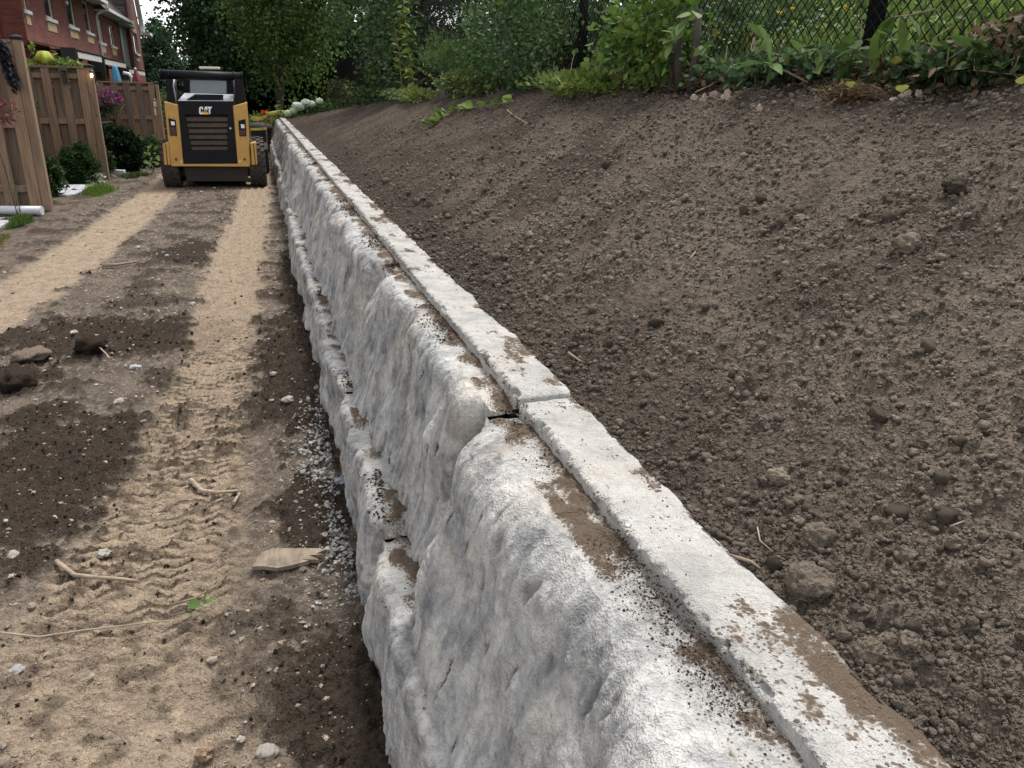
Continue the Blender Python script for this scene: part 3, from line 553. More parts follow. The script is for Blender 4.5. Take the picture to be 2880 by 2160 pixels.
def make_lip(y0, y1, zt, h, seed, res, parent):
    ny = max(10, int((y1-y0)/(.004 if res < .012 else res))); nt = max(4, int(.14/res)); x0, x1 = .600, .750; z1 = zt+h
    pr = [(x0, zt-.03, 0), (x0, zt+h*.35, 0), (x0, zt+h*.70, .3), (x0, z1-.004, 1), (x0+.006, z1, .9)]+[(x0+.006+(x1-x0-.006)*i/nt, z1, 0) for i in range(1, nt)]+[(x1-.005, z1, 2), (x1, z1-.006, 2), (x1+.01, z1-.10, 2)]
    p = np.array(pr); Yg = np.linspace(y0, y1, ny)[:, None]+0*p[None, :, 0]; px_ = p[None, :, 0]+0*Yg; pz_ = p[None, :, 1]+0*Yg; k = p[None, :, 2]+0*Yg
    chip = np.clip(fbm(Yg*26, seed, 0, 4, 311, .7)+.05, -.3, .6); chip2 = sstep(.0, .3, fbm(Yg*21, seed, .5, 3, 312, .7))*sstep(-.2, .2, noise(Yg*3, seed, .2, 319))
    front = np.where(k <= 1, k, 0)
    px_ = px_-front*.016*chip+front*.012*chip2; pz_ = pz_-front*chip2*.010-front*np.abs(chip)*.012
    px_ = px_+(k == 2)*(.022*noise(Yg*3.2, seed, 0, 313)+.012*noise(Yg*11, seed, 0, 314)+.004*noise(Yg*40, seed, 0, 315))
    tp = (p[None, :, 1] > z1-.002)+0*Yg
    pz_ = pz_+tp*(fbm(Yg*6, px_*9, seed, 3, 316)*.006+fbm(Yg*30, px_*30, seed, 2, 317)*.0022 + .012*noise(Yg*.8, seed, 0, 318))
    e = np.clip(1-np.minimum(Yg-y0, y1-Yg)/.03, 0, 1)**2; pz_ = pz_-.012*e*tp
    V = np.stack([px_, Yg, pz_], -1); cap = V.copy()[[0, -1]]; cap[..., 2] = zt-.03; V = np.concatenate([cap[:1], V, cap[1:]], 0)
    nn = fbm(V[..., 1]*7, V[..., 0]*16, seed, 4, 320); b2 = fbm(V[..., 1]*2.1, V[..., 0]*3, seed, 2, 321)
    fine = sstep(.28, .45, noise(V[..., 1]*75, V[..., 0]*75, seed, 322))*sstep(-.1, .35, b2+nn*.5)*.6
    st = sstep(.1, .5, noise(V[..., 1]*26, V[..., 0]*6, seed, 323))*.35
    far = sstep(3, 7, V[..., 1])*.28
    dirt = np.clip(sstep(.66, .82, V[..., 0]+.12*nn+.16*b2)*.55*sstep(-.05, .35, b2+.6*nn)+fine*.75+.35*np.maximum(b2, 0)*sstep(0, .3, nn)+st*.4+far*(.6+nn), 0, 1)
    smoothf = np.concatenate([front[:1]*0, (p[None, :, 0]+0*Yg <= x0+.001)*(1-front), front[:1]*0], 0)
    dirt = dirt*(1-smoothf*.8); dirt = np.maximum(dirt, np.concatenate([0*front[:1], (front > .25)*sstep(.0, .35, chip)*.42, 0*front[:1]], 0))
    tpf = np.concatenate([tp[:1]*0, tp, tp[:1]*0], 0); dirt = np.maximum(dirt, tpf*.10*sstep(-.3, .2, b2+.3)); col = np.stack([dirt, 0*dirt, np.maximum(smoothf*.8, tpf*.55)], -1)
    return npobj('raised_lip', V.reshape(-1, 3), gridfaces(*V.shape[:2])[:, ::-1], MT['cast'], col.reshape(-1, 3), parent, smooth=True)
YEND = 27.4; BL = 1.985
j = -2.14; k = 0; tops = {0: .0, 1: .0}
rr = random.Random(3)
while j < YEND-.1:
    y0, y1 = j+.004, min(j+BL, YEND)-.004; mid = max(.7, (y0+y1)/2)
    res = .0055 if y1 < 2.2 and y1 > 0 else .0065 if 0 < y1 < 4 else .010 if 0 < y1 < 6.2 else min(.06, .0022*mid+.004)
    if y1 < 0: res = .02
    dz = rr.uniform(-.006, .006); zt = .93+dz-(.012 if y1 < 2 else 0); dx = -.058 if y0 < 1 < y1 else .03 if y0 < 3 < y1 else rr.uniform(-.02, .02)
    rh = .12 if y0 < 1 < y1 else .05 if y0 < 3 < y1 else rr.uniform(.04, .09); rv = .17 if rh > .11 else rh*1.2
    bl = make_block(y0, y1, .312+dx, .447+dx, .352, zt, k+1, .612-(.447+dx+rh), res, rh, rv)
    make_lip(y0+.002, y1-.002, zt, .043+rr.uniform(-.004, .004), k+1, max(.006, res), bl)
    j += BL; k += 1
j = -1.79; k = 0
while j < YEND-.1:
    ln = BL if k != 2 else 1.37
    y0, y1 = j+.004, min(j+ln, YEND+.35)-.004; mid = max(.7, (y0+y1)/2)
    res = .0065 if 0 < y1 < 4.1 else .011 if 0 < y1 < 6.2 else min(.06, .0022*mid+.004)
    if y1 < 0: res = .02
    dx = (-.012 if k == 1 else rr.uniform(-.008, .012))
    make_block(y0, y1, .216+dx, .240+dx, -.12, .368+rr.uniform(-.008, .004), k+41, .16-dx, res)
    j += ln; k += 1
# survey nail on the lip, soil spilled along the ledges
P = AZ(1356, 1133, .972); nb = MB(); nb.lathe([(.0045, 0), (.0075, .001), (.0075, .003), (.004, .005)], (P[0], P[1], .968), 'z', 12)
tag(nb.build('survey_nail', MT['metal'], smooth=True), 'small shiny metal nail head set in the top of the near block', 'nail')
rng = np.random.default_rng(77)
n = 22000; y = .3*(14/.3)**rng.uniform(0, 1, n); x = .595-np.abs(rng.normal(0, .045, n)); big = fbm(y*1.7, 0*y, 0, 2, 295)
kk = (x > .49) & (sstep(-.12, .3, big+.3*fbm(y*6, x*9, 0, 2, 5)) > rng.uniform(0, 1, n)); x, y = x[kk], y[kk]; s = (.0007+.0008*rng.pareto(2.0, len(x)).clip(0, 3.2))*(.75+.28*np.minimum(y, 6))
P1 = np.stack([x, y, .932+s*.5+.012*sstep(.53, .6, x)*rng.uniform(0, 1, len(x))], -1); S1 = s
n = 2600; y = .3*(9/.3)**rng.uniform(0, 1, n); x = rng.uniform(.61, .735, n); b2 = fbm(y*2.1, x*3, 0, 2, 321); kk = sstep(-.1, .35, b2+sstep(.66, .75, x)*.3) > rng.uniform(0, 1, n); x, y = x[kk], y[kk]; s = (.0006+.0006*rng.pareto(2.2, len(x)).clip(0, 3.5))*(.8+.15*y)
P2 = np.stack([x, y, .974+s*.4], -1)
n = 7000; y = 1.4*(9/1.4)**rng.uniform(0, 1, n); x = .325-np.abs(rng.normal(0, .03, n)); kk = sstep(-.2, .3, fbm(y*2.6, 0*y, 3, 2, 297)) > rng.uniform(0, 1, n); x, y = x[kk], y[kk]; s3 = (.0018+.002*rng.pareto(2.2, len(x)).clip(0, 2.5))
P3 = np.stack([x, y, .366+s3*.5], -1)
PP = np.concatenate([P1, P2, P3]); SS = np.concatenate([S1, s, s3])
tag(scatter('ledge_soil', PP, SS, np.array([.085, .062, .046])*rng.uniform(.6, 1.5, (len(PP), 1)), MT['soil'], 0, .8, .22, 8), 'dark soil crumbs spilled on the ledges and top of the wall', 'soil', kind='stuff')
# ------------------------------------------------------------------ foliage helpers
LEAF4 = (np.array([[0, 0, 0], [-.5, .45, .10], [0, 1, 0], [.5, .45, .10]]), np.array([[0, 1, 2, 3]]))
LEAF9 = (np.array([[0, 0, 0], [-.30, .22, .05], [-.38, .48, .07], [-.22, .78, .03], [0, 1, -.06], [.22, .78, .03], [.38, .48, .07], [.30, .22, .05], [0, .5, 0]]),
         np.array([[0, 1, 2, 8], [8, 2, 3, 4], [8, 4, 5, 6], [0, 8, 6, 7]]))
NARROW = (np.array([[0, 0, 0], [-.12, .4, .03], [0, 1, -.08], [.12, .4, .03]]), np.array([[0, 1, 2, 3]]))
def orient(dirs, rng, roll=.6, upbias=1.0):
    n = len(dirs); y = dirs/np.maximum(np.linalg.norm(dirs, axis=1), 1e-6)[:, None]
    upv = np.array([0, 0, 1.0])*upbias+rng.normal(0, roll, (n, 3)); x = np.cross(y, upv); x /= np.maximum(np.linalg.norm(x, axis=1), 1e-6)[:, None]
    return np.stack([x, y, np.cross(x, y)], -1)
def leafmesh(P, dirs, S, cols, rng, shape=LEAF9, roll=.6, up=1.0, width=1.0):
    T, F = shape; T = T*np.array([width, 1, 1]); M = orient(dirs, rng, roll, up)
    V = np.einsum('nij,kj->nki', M, T)*S[:, None, None]+P[:, None]
    return V.reshape(-1, 3), (F[None]+np.arange(len(P))[:, None, None]*len(T)).reshape(-1, F.shape[1]), np.repeat(cols, len(T), axis=0)
def leafcols(n, rng, a, b, var=.25, yel=0.03):
    t = rng.uniform(0, 1, (n, 1)); c = np.array(a)*(1-t)+np.array(b)*t; c = c*(1+var*rng.normal(size=(n, 1))).clip(.35, 2)
    k = rng.uniform(0, 1, n) < yel; c[k] = np.array([.20, .20, .04])*rng.uniform(.6, 1.2, (k.sum(), 1)); return c
def clumps(c, r, nc, nl, rng, shell=.55, cr=.28):
    """leaf points gathered in clumps through an ellipsoid; returns points and outward directions"""
    d = rng.normal(size=(nc, 3)); d /= np.linalg.norm(d, axis=1)[:, None]; q = d*(shell+(1-shell)*rng.uniform(0, 1, (nc, 1))**.6)
    q = q*(1+.16*noise(d[:, :1]*2.2+c[0], d[:, 1:2]*2.2+c[1], d[:, 2:]*2.2, 7))
    i = rng.integers(0, nc, nl); sz = rng.uniform(.5, 1.2, nc)[i]*cr
    o = rng.normal(size=(nl, 3))*sz[:, None]*np.array([1, 1, .65]); P = (q[i]+o)*np.array(r)+np.array(c)
    out = q[i]+o*1.2; clumps.idx = i; return P, out, q*np.array(r)+np.array(c)
def bush(name, label, cat, c, r, nl, S, ca, cb, seed, nc=60, shape=LEAF9, stems=7, base=None, group=None, yel=.02, shell=.5, cr=.28, up=.6, roll=.8, grow=0.0, width=1.0):
    rng = np.random.default_rng(seed); c = np.array(c, float); base = np.array(base if base is not None else (c[0], c[1], c[2]-r[2]))
    t = empty(name, base); tag(t, label, cat, group)
    P, out, C = clumps(c, r, nc, nl, rng, shell, cr); k = P[:, 2] > base[2]+.01; P, out = P[k], out[k]
    d = out+rng.normal(0, .7, P.shape)+np.array([0, 0, grow])
    V, F, K = leafmesh(P, d, S*rng.uniform(.6, 1.25, len(P)), leafcols(len(P), rng, ca, cb, .25, yel), rng, shape, roll, up, width)
    npobj('foliage', V, F, MT['leaf'], K, t, smooth=False)
    m = MB()
    for i in range(stems):
        e = C[rng.integers(0, len(C))]; b0 = base+np.array([rng.normal(0, r[0]*.12), rng.normal(0, r[1]*.12), -.03]); mid = b0*.5+e*.5+rng.normal(0, .08*r[0], 3)+np.array([0, 0, .1*r[2]])
        q = max(.0025, .012*r[2]); m.tube([b0, mid, e], [q*1.3, q, q*.5], 5)
    m.build('stem', MT['bark'], t, True); return t
def tree(name, label, base, h, r, nl, S, ca, cb, seed, trunk=.2, low=.3, nc=110, group=None, lean=(0, 0), yel=.0, cr=.17):
    rng = np.random.default_rng(seed); base = np.array(base, float); t = empty(name, base); tag(t, label, 'tree', group)
    c = base+np.array([lean[0], lean[1], h*(low+(1-low)/2)]); rr_ = np.array([r[0], r[1], h*(1-low)/2])
    P, out, C = clumps(c, rr_, nc, nl, rng, .35, cr); out[:, 2] -= .35
    tone = rng.uniform(.6, 1.4, nc)[clumps.idx][:, None]*np.where(rng.uniform(0, 1, nc) < .5, 1.0, 1.15)[clumps.idx][:, None]
    V, F, K = leafmesh(P, out+rng.normal(0, .6, P.shape), S*rng.uniform(.6, 1.3, len(P)), leafcols(len(P), rng, ca, cb, .28, yel)*tone, rng, LEAF4, .9, .8)
    npobj('crown', V, F, MT['leaf'], K, t, smooth=False)
    m = MB(); topp = c+np.array([0, 0, rr_[2]*.4]); pts = [base+np.array([0, 0, -.2]), base+np.array([trunk*.2, 0, h*low*.6]), base*.4+c*.6, topp]; pts[2] = pts[2]+rng.normal(0, trunk*.5, 3)
    m.tube(pts, [trunk*1.25, trunk, trunk*.75, trunk*.25], 10); m.build('trunk', MT['bark'], t, True)
    m = MB()
    for i in range(16):
        e = C[rng.integers(0, len(C))]; f = rng.uniform(.35, .95); s0 = np.array(pts[1])*(1-f)+np.array(topp)*f; mid = s0*.5+e*.5+np.array([0, 0, .06*h*rng.uniform(-.5, 1)])
        m.tube([s0, mid, e], [trunk*.38, trunk*.22, trunk*.06], 6)
    m.build('limb', MT['bark'], t, True); return t

# ------------------------------------------------------------------ trees behind
GD, GM, GL, GY = (.018, .040, .013), (.035, .075, .020), (.075, .14, .03), (.13, .19, .03)
tree('deciduous_tree', 'distant blue green tree beside the end of the brick houses', (-7.2, 70, 0), 7.0, (2.3, 2.5, 4), 15000, .2, (.03, .058, .033), (.055, .095, .045), 1, .25, .05, 70)
tree('deciduous_tree', 'tall dark tree rising straight behind the loader cab', (-1.4, 50, 0), 15, (3.4, 4.0, 6), 36000, .19, (.026, .055, .024), (.06, .11, .04), 2, .3, .1, 130)
tree('deciduous_tree', 'brighter oak with a bare trunk right of the loader', (.85, 39, 0), 13, (3.0, 3.3, 5), 36000, .145, (.04, .08, .022), (.13, .20, .05), 3, .17, .13, 120, None, (.9, 0))
tree('deciduous_tree', 'leafy tree overhanging the far end of the chain fence', (5.4, 31, .6), 11, (3.2, 3.6, 5), 34000, .12, (.035, .07, .028), (.10, .16, .06), 4, .2, .06, 120)
tree('deciduous_tree', 'dark tree filling the gap behind the oak trunk', (5.2, 52, 0), 15, (6, 4, 6), 26000, .22, GD, GM, 5, .3, .03, 110)
tree('deciduous_tree', 'pale tipped tree above the middle of the chain fence', (7.6, 21, 1.6), 10, (3.6, 4.6, 5), 32000, .11, (.03, .06, .022), (.08, .13, .045), 6, .18, .02, 120)
rng = np.random.default_rng(9)
n = 34000; x = rng.uniform(-9, 24, n); y = rng.uniform(56, 61, n)+np.abs(x)*.15+np.where(x < -4, 14, 0); hh = np.where(x < -4, 3.2, 6.5)+1.4*noise(x*.35, 0*x, 0, 3); z = rng.uniform(0, 1, n)**1.3*hh
x[:5000] = rng.uniform(-2, 6, 5000); y[:5000] = rng.uniform(54, 56, 5000); z[:5000] = rng.uniform(.95, 3.2, 5000)
V, F, K = leafmesh(np.stack([x, y, z], -1), rng.normal(0, 1, (n, 3))+np.array([0, -1, 0]), rng.uniform(.25, .6, n), leafcols(n, rng, (.012, .026, .010), (.026, .054, .018), .3, 0), rng, LEAF4)
tag(npobj('distant_thicket', V, F, MT['leaf'], K, smooth=False), 'dark mass of distant undergrowth behind the trees', 'thicket', kind='stuff')

# ------------------------------------------------------------------ chain-link fence on top of the bank
FX = 3.02; PITCHY = .036; FH = 1.62
def fz(y): return np.interp(y, BTOP_Y, BTOP_Z)
cf = empty('chain_link_fence', (FX, 3.6, float(fz(3.6)))); tag(cf, 'black chain-link fence along the top of the soil bank', 'fence')
yk = np.arange(-.6, 33.0, PITCHY); nj = int(FH/PITCHY)+1; jj = np.arange(nj)
V = []; Fs = []; rad = .0042; nw = len(yk)
A = (jj[None, :]+np.arange(nw)[:, None]) % 2
YY = yk[:, None]+PITCHY*A; ZZ = fz(YY)-.04+PITCHY*jj[None, :]; XX = FX+.0022*(2*A-1)*np.where(np.arange(nw)[:, None] % 2, 1, -1)
WP = np.stack([XX, YY, ZZ], -1)                            # wires x joints
dirs3 = [np.array([1, 0, 0])*rad, np.array([-.5, .866, 0])*rad, np.array([-.5, -.866, 0])*rad]
WV = np.stack([WP+d for d in dirs3], 2).reshape(-1, 3)
b0 = (np.arange(nw)[:, None]*nj+np.arange(nj-1)[None, :])*3
Fq = np.concatenate([np.stack([b0+a, b0+b, b0+3+b, b0+3+a], -1).reshape(-1, 4) for a, b in ((0, 1), (1, 2), (2, 0))])
tag(npobj('wire_mesh', WV, Fq, MT['fence'], None, cf), kind='stuff')
for i, py in enumerate(np.arange(-.4, 33, 4.02)):
    m = MB(); z0 = float(fz(py)); m.tube([(FX+.05, py, z0-.3), (FX+.05, py, z0+FH+.06)], .045, 14); m.lathe([(.05, 0), (.048, .02), (.02, .035), (.001, .04)], (FX+.05, py, z0+FH+.06), 'z', 14); m.build('fence_post', MT['fence'], cf, True)
m = MB(); m.tube([(FX+.05, yy, float(fz(yy))+FH) for yy in np.linspace(-.6, 33, 30)], .021, 8); m.build('top_rail', MT['fence'], cf, True)
m = MB(); m.tube([(FX, yy, float(fz(yy))-.01) for yy in np.linspace(-.6, 33, 60)], .003, 5); m.build('tension_wire', MT['fence'], cf, True)

# meadow beyond the fence
rng = np.random.default_rng(14)
n = 30000; y = 1.2*(26/1.2)**rng.uniform(0, 1, n); x = 3.25+9*rng.uniform(0, 1, n)**2.2; z = bank_z(x, y, False)
P = np.stack([x, y, z-.02], -1); d = np.stack([rng.normal(0, .35, n), rng.normal(0, .35, n), np.ones(n)], -1)
V, F, K = leafmesh(P, d, rng.uniform(.08, .26, n), leafcols(n, rng, (.065, .12, .025), (.18, .245, .05), .3, .03)*sstep(8, 3.6, y)[:, None]*1.0+leafcols(n, rng, (.035, .07, .02), (.09, .14, .035), .3, .02)*.5, rng, NARROW, 1.0, 0.3, .5)
V2, F2, K2 = leafmesh(P[:16000]+d[:16000]*rng.uniform(.02, .25, (16000, 1)), rng.normal(0, 1, (16000, 3)), rng.uniform(.02, .055, 16000), leafcols(16000, rng, (.06, .11, .028), (.17, .24, .06), .3, .03), rng, LEAF4)
tag(npobj('meadow_grass', np.concatenate([V, V2]), np.concatenate([F, F2+len(V)]), MT['leaf'], np.concatenate([K, K2]), smooth=False), 'bright rough meadow grass rising behind the chain-link fence', 'grass', kind='stuff')
n = 150; y = 1.5*(6/1.5)**rng.uniform(0, 1, n); x = 3.4+3*rng.uniform(0, 1, n)**1.3; z = bank_z(x, y, False)+rng.uniform(.12, .42, n)
V, F, K = leafmesh(np.repeat(np.stack([x, y, z], -1), 5, 0), rng.normal(0, 1, (n*5, 3))*np.array([1, 1, .3]), np.full(n*5, .024), np.tile([.75, .52, .02], (n*5, 1)), rng, LEAF4)
tag(npobj('yellow_wildflowers', V, F, MT['leaf'], K, smooth=False), 'tiny yellow wildflowers in the grass behind the fence', 'flowers', kind='stuff')

# ------------------------------------------------------------------ plants along the foot of the fence
def at_fence(u, v, x=2.86): return AX(u, v, x)
def bz(x, y): return float(bank_z(np.array([x]), np.array([y]))[0])
def fbush(name, label, cat, u0, u1, v0, x, nl, S, ca, cb, seed, **kw):
    a = at_fence(u0, v0, x); b = at_fence(u1, v0, x); y0, y1 = sorted((a[1], b[1])); cy = (y0+y1)/2; bzz = bz(x, cy)
    top = at_fence((u0+u1)/2, v0, x)[2]; h = max(.15, top-bzz)
    return bush(name, label, cat, (x, cy, bzz+h*.52), (kw.pop('rx', .32), (y1-y0)/2, h*.55), nl, S, ca, cb, seed, base=(x, cy, bzz-.02), **kw)
fbush('leafy_bush', 'large dense leafy bush against the chain-link fence left of a post', 'bush', 1020, 1190, -20, 2.80, 5200, .052, (.035, .075, .026), (.085, .15, .05), 41, nc=90, stems=12, yel=.03)
fbush('overhanging_shrub', 'tall dark shrub overhanging the far part of the chain fence', 'shrub', 800, 902, -60, 2.86, 5200, .10, (.022, .05, .018), (.075, .125, .04), 39, nc=80, rx=.5, shape=LEAF4, shell=.3)
fbush('feathery_weed', 'tall feathery green weed in front of the chain-link fence', 'weed', 940, 1010, 70, 2.72, 3600, .062, (.05, .10, .03), (.12, .19, .06), 42, nc=26, shape=NARROW, stems=14, grow=1.6, shell=.1, cr=.22)
fbush('leafy_bush', 'low shaded bush at the foot of the far chain-link fence', 'bush', 715, 765, 178, 2.72, 2600, .085, (.025, .045, .016), (.07, .09, .03), 43, nc=50, yel=.05)
fbush('leafy_bush', 'dark ivy mound below the far fence end and beside the sapling', 'bush', 790, 850, 190, 2.70, 2600, .075, (.03, .065, .025), (.08, .13, .05), 44, nc=50)
fbush('leafy_bush', 'pale variegated groundcover at the foot of the sapling', 'bush', 850, 930, 200, 2.58, 2600, .055, (.07, .12, .04), (.19, .25, .10), 45, nc=44, grow=.2)
fbush('leafy_bush', 'mixed weeds with yellow leaves between the feathery weed and bush', 'bush', 985, 1060, 150, 2.66, 2200, .05, (.04, .075, .025), (.13, .17, .05), 46, nc=40, yel=.10)
fbush('grass_clump', 'light green clump of weeds at the top of the bank', 'weed', 1190, 1320, 178, 2.62, 1500, .06, (.08, .13, .03), (.20, .26, .06), 47, nc=34, shape=NARROW, grow=1.0, width=2.2, rx=.2)
fbush('grass_clump', 'small yellow green grass tuft spilling on the far soil', 'weed', 875, 920, 222, 2.36, 900, .07, (.09, .14, .03), (.22, .27, .07), 48, nc=22, shape=NARROW, grow=1.0, width=2.0, rx=.2)
fbush('leafy_weed', 'slender leafy seedling by the fence post', 'weed', 1290, 1325, 120, 2.72, 220, .055, (.06, .11, .03), (.16, .22, .06), 49, nc=14, shell=.1, rx=.12)
fbush('grape_vine', 'bright green vine climbing a stump by the chain-link fence', 'vine', 1352, 1480, -30, 2.82, 1300, .07, (.05, .11, .02), (.15, .24, .045), 50, nc=46, stems=10, yel=.02, up=.2, rx=.2)
fbush('ivy_mat', 'dark ivy mat between the vine stump and the right post', 'ivy', 1530, 1860, 118, 2.86, 1700, .048, (.035, .07, .03), (.12, .19, .085), 51, nc=60, rx=.14, shell=.2, stems=14, yel=.02)
fbush('ivy_mat', 'dark ivy mat under the right fence post and beyond', 'ivy', 1880, 2240, 118, 2.88, 1100, .048, (.022, .05, .020), (.08, .13, .05), 52, nc=60, rx=.13, shell=.2, stems=16, yel=.04)
for i_, (u0, u1, v0, xx, nl_, S_, lab) in enumerate(((1240, 1420, 10, 3.5, 2600, .06, 'dense dark shrub behind the chain fence near the second post'), (1480, 1640, 30, 3.6, 1500, .055, 'green shrub behind the chain fence right of the vine stump'), (1020, 1240, -40, 3.6, 3200, .07, 'tall dark shrub behind the chain fence and the leafy bush'), (1660, 1800, 60, 3.7, 800, .05, 'low shrub behind the chain fence above the seedling'))):
    fbush('background_shrub', lab, 'shrub', u0, u1, v0, xx, nl_, S_, (.025, .055, .018), (.085, .14, .04), 140+i_, nc=60, shape=LEAF4, rx=.35)
# dead brown leaf litter heaped at the right end of the fence
rng = np.random.default_rng(61)
n = 4200; y = rng.uniform(1.9, 7.0, n); x = rng.normal(2.94, .11, n); z = bank_z(x, y, False)+rng.uniform(0, 1, n)**1.5*(.10+.22*sstep(3.4, 2.3, y))
V, F, K = leafmesh(np.stack([x, y, z], -1), rng.normal(0, 1, (n, 3))*np.array([1, 1, .4]), rng.uniform(.02, .06, n), leafcols(n, rng, (.06, .038, .025), (.20, .14, .09), .35, 0), rng, LEAF9)
tag(npobj('leaf_litter', V, F, MT['leaf'], K, smooth=False), 'dead brown leaves heaped under the right part of the fence', 'litter', kind='stuff')
rng = np.random.default_rng(66); m = MB()
for i in range(75):
    y_ = rng.uniform(2.0, 8.5); x_ = rng.normal(2.88, .06); z_ = bz(x_, y_); q0 = np.array([x_, y_, z_-.01]); q2 = q0+np.array([rng.normal(0, .1), rng.normal(0, .25), rng.uniform(.05, .30)]); q1 = (q0+q2)/2+rng.normal(0, .05, 3)
    m.tube([q0, q1, q2], [.0045, .0035, .002], 4)
tag(m.build('dry_vine_stems', MT['twig'], None, True), 'tangle of dry brown vine stems at the foot of the fence', 'stems', kind='stuff')
def sprig(name, label, cat, stem, r, leaves, seed, ca=(.10, .16, .03), cb=(.26, .32, .06), mat='twig', shape=LEAF9, width=1.0):
    """stem polyline; leaves: list of (t along stem, direction, length)"""
    rng = np.random.default_rng(seed); S = [np.array(p, float) for p in stem]; t = empty(name, S[0]); tag(t, label, cat)
    m = MB(); m.tube(S, list(np.linspace(r, r*.4, len(S))), 6); m.build('stem', MT[mat], t, True)
    for tt, d, ln in leaves:
        f = tt*(len(S)-1); i = min(int(f), len(S)-2); p = S[i]+(S[i+1]-S[i])*(f-i); d = np.array(d, float)
        V, F, K = leafmesh(p[None], d[None], np.array([ln]), leafcols(1, rng, ca, cb, .1, 0), rng, shape, .35, 1.0, width); npobj('leaf', V, F, MT['leaf'], K, t, smooth=True)
    return t
p = [AX(872, 235, 2.55), AX(866, 165, 2.55), AX(862, 110, 2.55), AX(848, 42, 2.55)]
sprig('sapling', 'thin sapling with pale paired leaves before the dark tree', 'sapling', p, .012, [(f, ((-1)**i*.5-.3, -.2-.25*(-1)**i, .25), .16-.04*f) for i, f in enumerate(np.linspace(.12, 1, 20))], 71, (.17, .22, .05), (.34, .36, .10))
p = [AX(905, 245, 2.6), AX(890, 160, 2.62), AX(880, 90, 2.66), AX(872, 10, 2.7), AX(868, -60, 2.72)]
sprig('climbing_vine', 'yellow green round leaved vine climbing beside the far fence post', 'vine', p, .012, [(f, (rng.normal(0, .6)-.2, rng.normal(0, .8)-.2, -.15+rng.normal(0, .4)), .17) for f in np.linspace(.2, 1, 74)], 72, (.13, .20, .04), (.28, .33, .07))
p = [AX(1745, 178, 2.72), AX(1700, 155, 2.66), AX(1664, 138, 2.62)]
lf = []
c0 = np.array(p[2])
for (u, v, ln) in ((1642, 50, 0), (1655, 187, 0), (1690, 158, 0), (1598, 140, 0), (1678, 120, 0)):
    q = AX(u, v, 2.60); lf.append((1.0, q-c0, float(np.linalg.norm(q-c0))))
sprig('broadleaf_seedling', 'seedling with big toothed leaves on a red stem above the bank', 'seedling', p, .006, lf, 73, (.11, .20, .06), (.17, .27, .09), width=.5)
rng = np.random.default_rng(67)
for i_ in range(9):
    u_ = 1540+72*i_+rng.uniform(-20, 20); b0 = bankhit(u_, 176+rng.uniform(-6, 14)); x_ = 2.72+rng.uniform(-.06, .08); t0 = AX(u_+rng.uniform(-50, 50), rng.uniform(60, 125), x_)
    sprig('bramble_shoot', ['bramble shoot nearest the vine stump', 'second bramble shoot right of the vine stump', 'bramble shoot just left of the big leaved seedling', 'bramble shoot behind the big leaved seedling', 'bramble shoot right of the big leaved seedling', 'bramble shoot left of the right fence post', 'bramble shoot under the right fence post', 'bramble shoot right of the right fence post', 'bramble shoot near the right edge of the picture'][i_], 'bramble', [b0, b0*.5+t0*.5+np.array([0, 0, .06]), t0], .004, [(f, (rng.normal(-.4, .5), rng.normal(-.2, .6), rng.normal(0, .45)), rng.uniform(.04, .115)) for f in np.linspace(.25, 1, 13)], 170+i_, (.05, .10, .025), (.17, .25, .07), width=.8)
p = [AX(2020, 20, 2.75), AX(1960, 34, 2.75), AX(1925, 36, 2.75)]
sprig('cherry_twig', 'twig with large dark leaves hanging over the right fence post', 'twig', p, .005, [(1, AX(1885, 130, 2.74)-p[2], .24), (.9, AX(1925, 110, 2.74)-p[1], .15), (.7, AX(1960, 100, 2.74)-p[1], .17), (.95, AX(1900, 60, 2.72)-p[2], .10), (.5, AX(1990, 78, 2.74)-p[1], .14)], 74, (.06, .11, .02), (.12, .18, .035), width=.5)
p = [bankhit(1110, 225), bankhit(1050, 236), bankhit(985, 243), bankhit(950, 258), bankhit(927, 279)]; p = [q+np.array([0, 0, .03]) for q in p]
sprig('trailing_vine', 'leafy vine trailing down over the far soil bank', 'vine', p, .006, [(f, (rng.normal(-.3, .6), rng.normal(-.5, .6), .35), .13) for f in np.linspace(.05, 1, 26)], 75, (.08, .15, .03), (.20, .28, .05))
p = [AX(1500, 25, 2.7), AX(1475, 50, 2.7), AX(1462, 72, 2.7), AX(1452, 95, 2.7)]
sprig('vine_shoot', 'pale leaves on a shoot hanging right of the vine stump', 'vine', p, .004, [(f, (-.3, rng.normal(.1, .5), -.4+rng.normal(0, .4)), .11) for f in np.linspace(0, 1, 12)], 76, (.14, .22, .07), (.24, .33, .12))
rng = np.random.default_rng(15)
for (u, v, ln, lab) in ((1838, 190, .09, 'fallen yellow green leaf lying left of the straw clump'), (1948, 200, .10, 'pale yellow leaf standing on the pale rocks'), (2208, 182, .10, 'bright leaf at the right edge of the picture by the soil'), (1275, 160, .05, 'small pale yellow leaf low on the leafy bush')):
    P = AX(u, v, 2.60) if v > 150 else AX(u, v, 2.75); d = np.array([[-.5, -.5, .25]]); V, F, K = leafmesh(P[None], d, np.array([ln]), np.array([[.42, .46, .12]]), rng, LEAF9, .2, 1.0, .7)
    tag(npobj('fallen_leaf', V, F, MT['leaf'], K), lab, 'leaf')

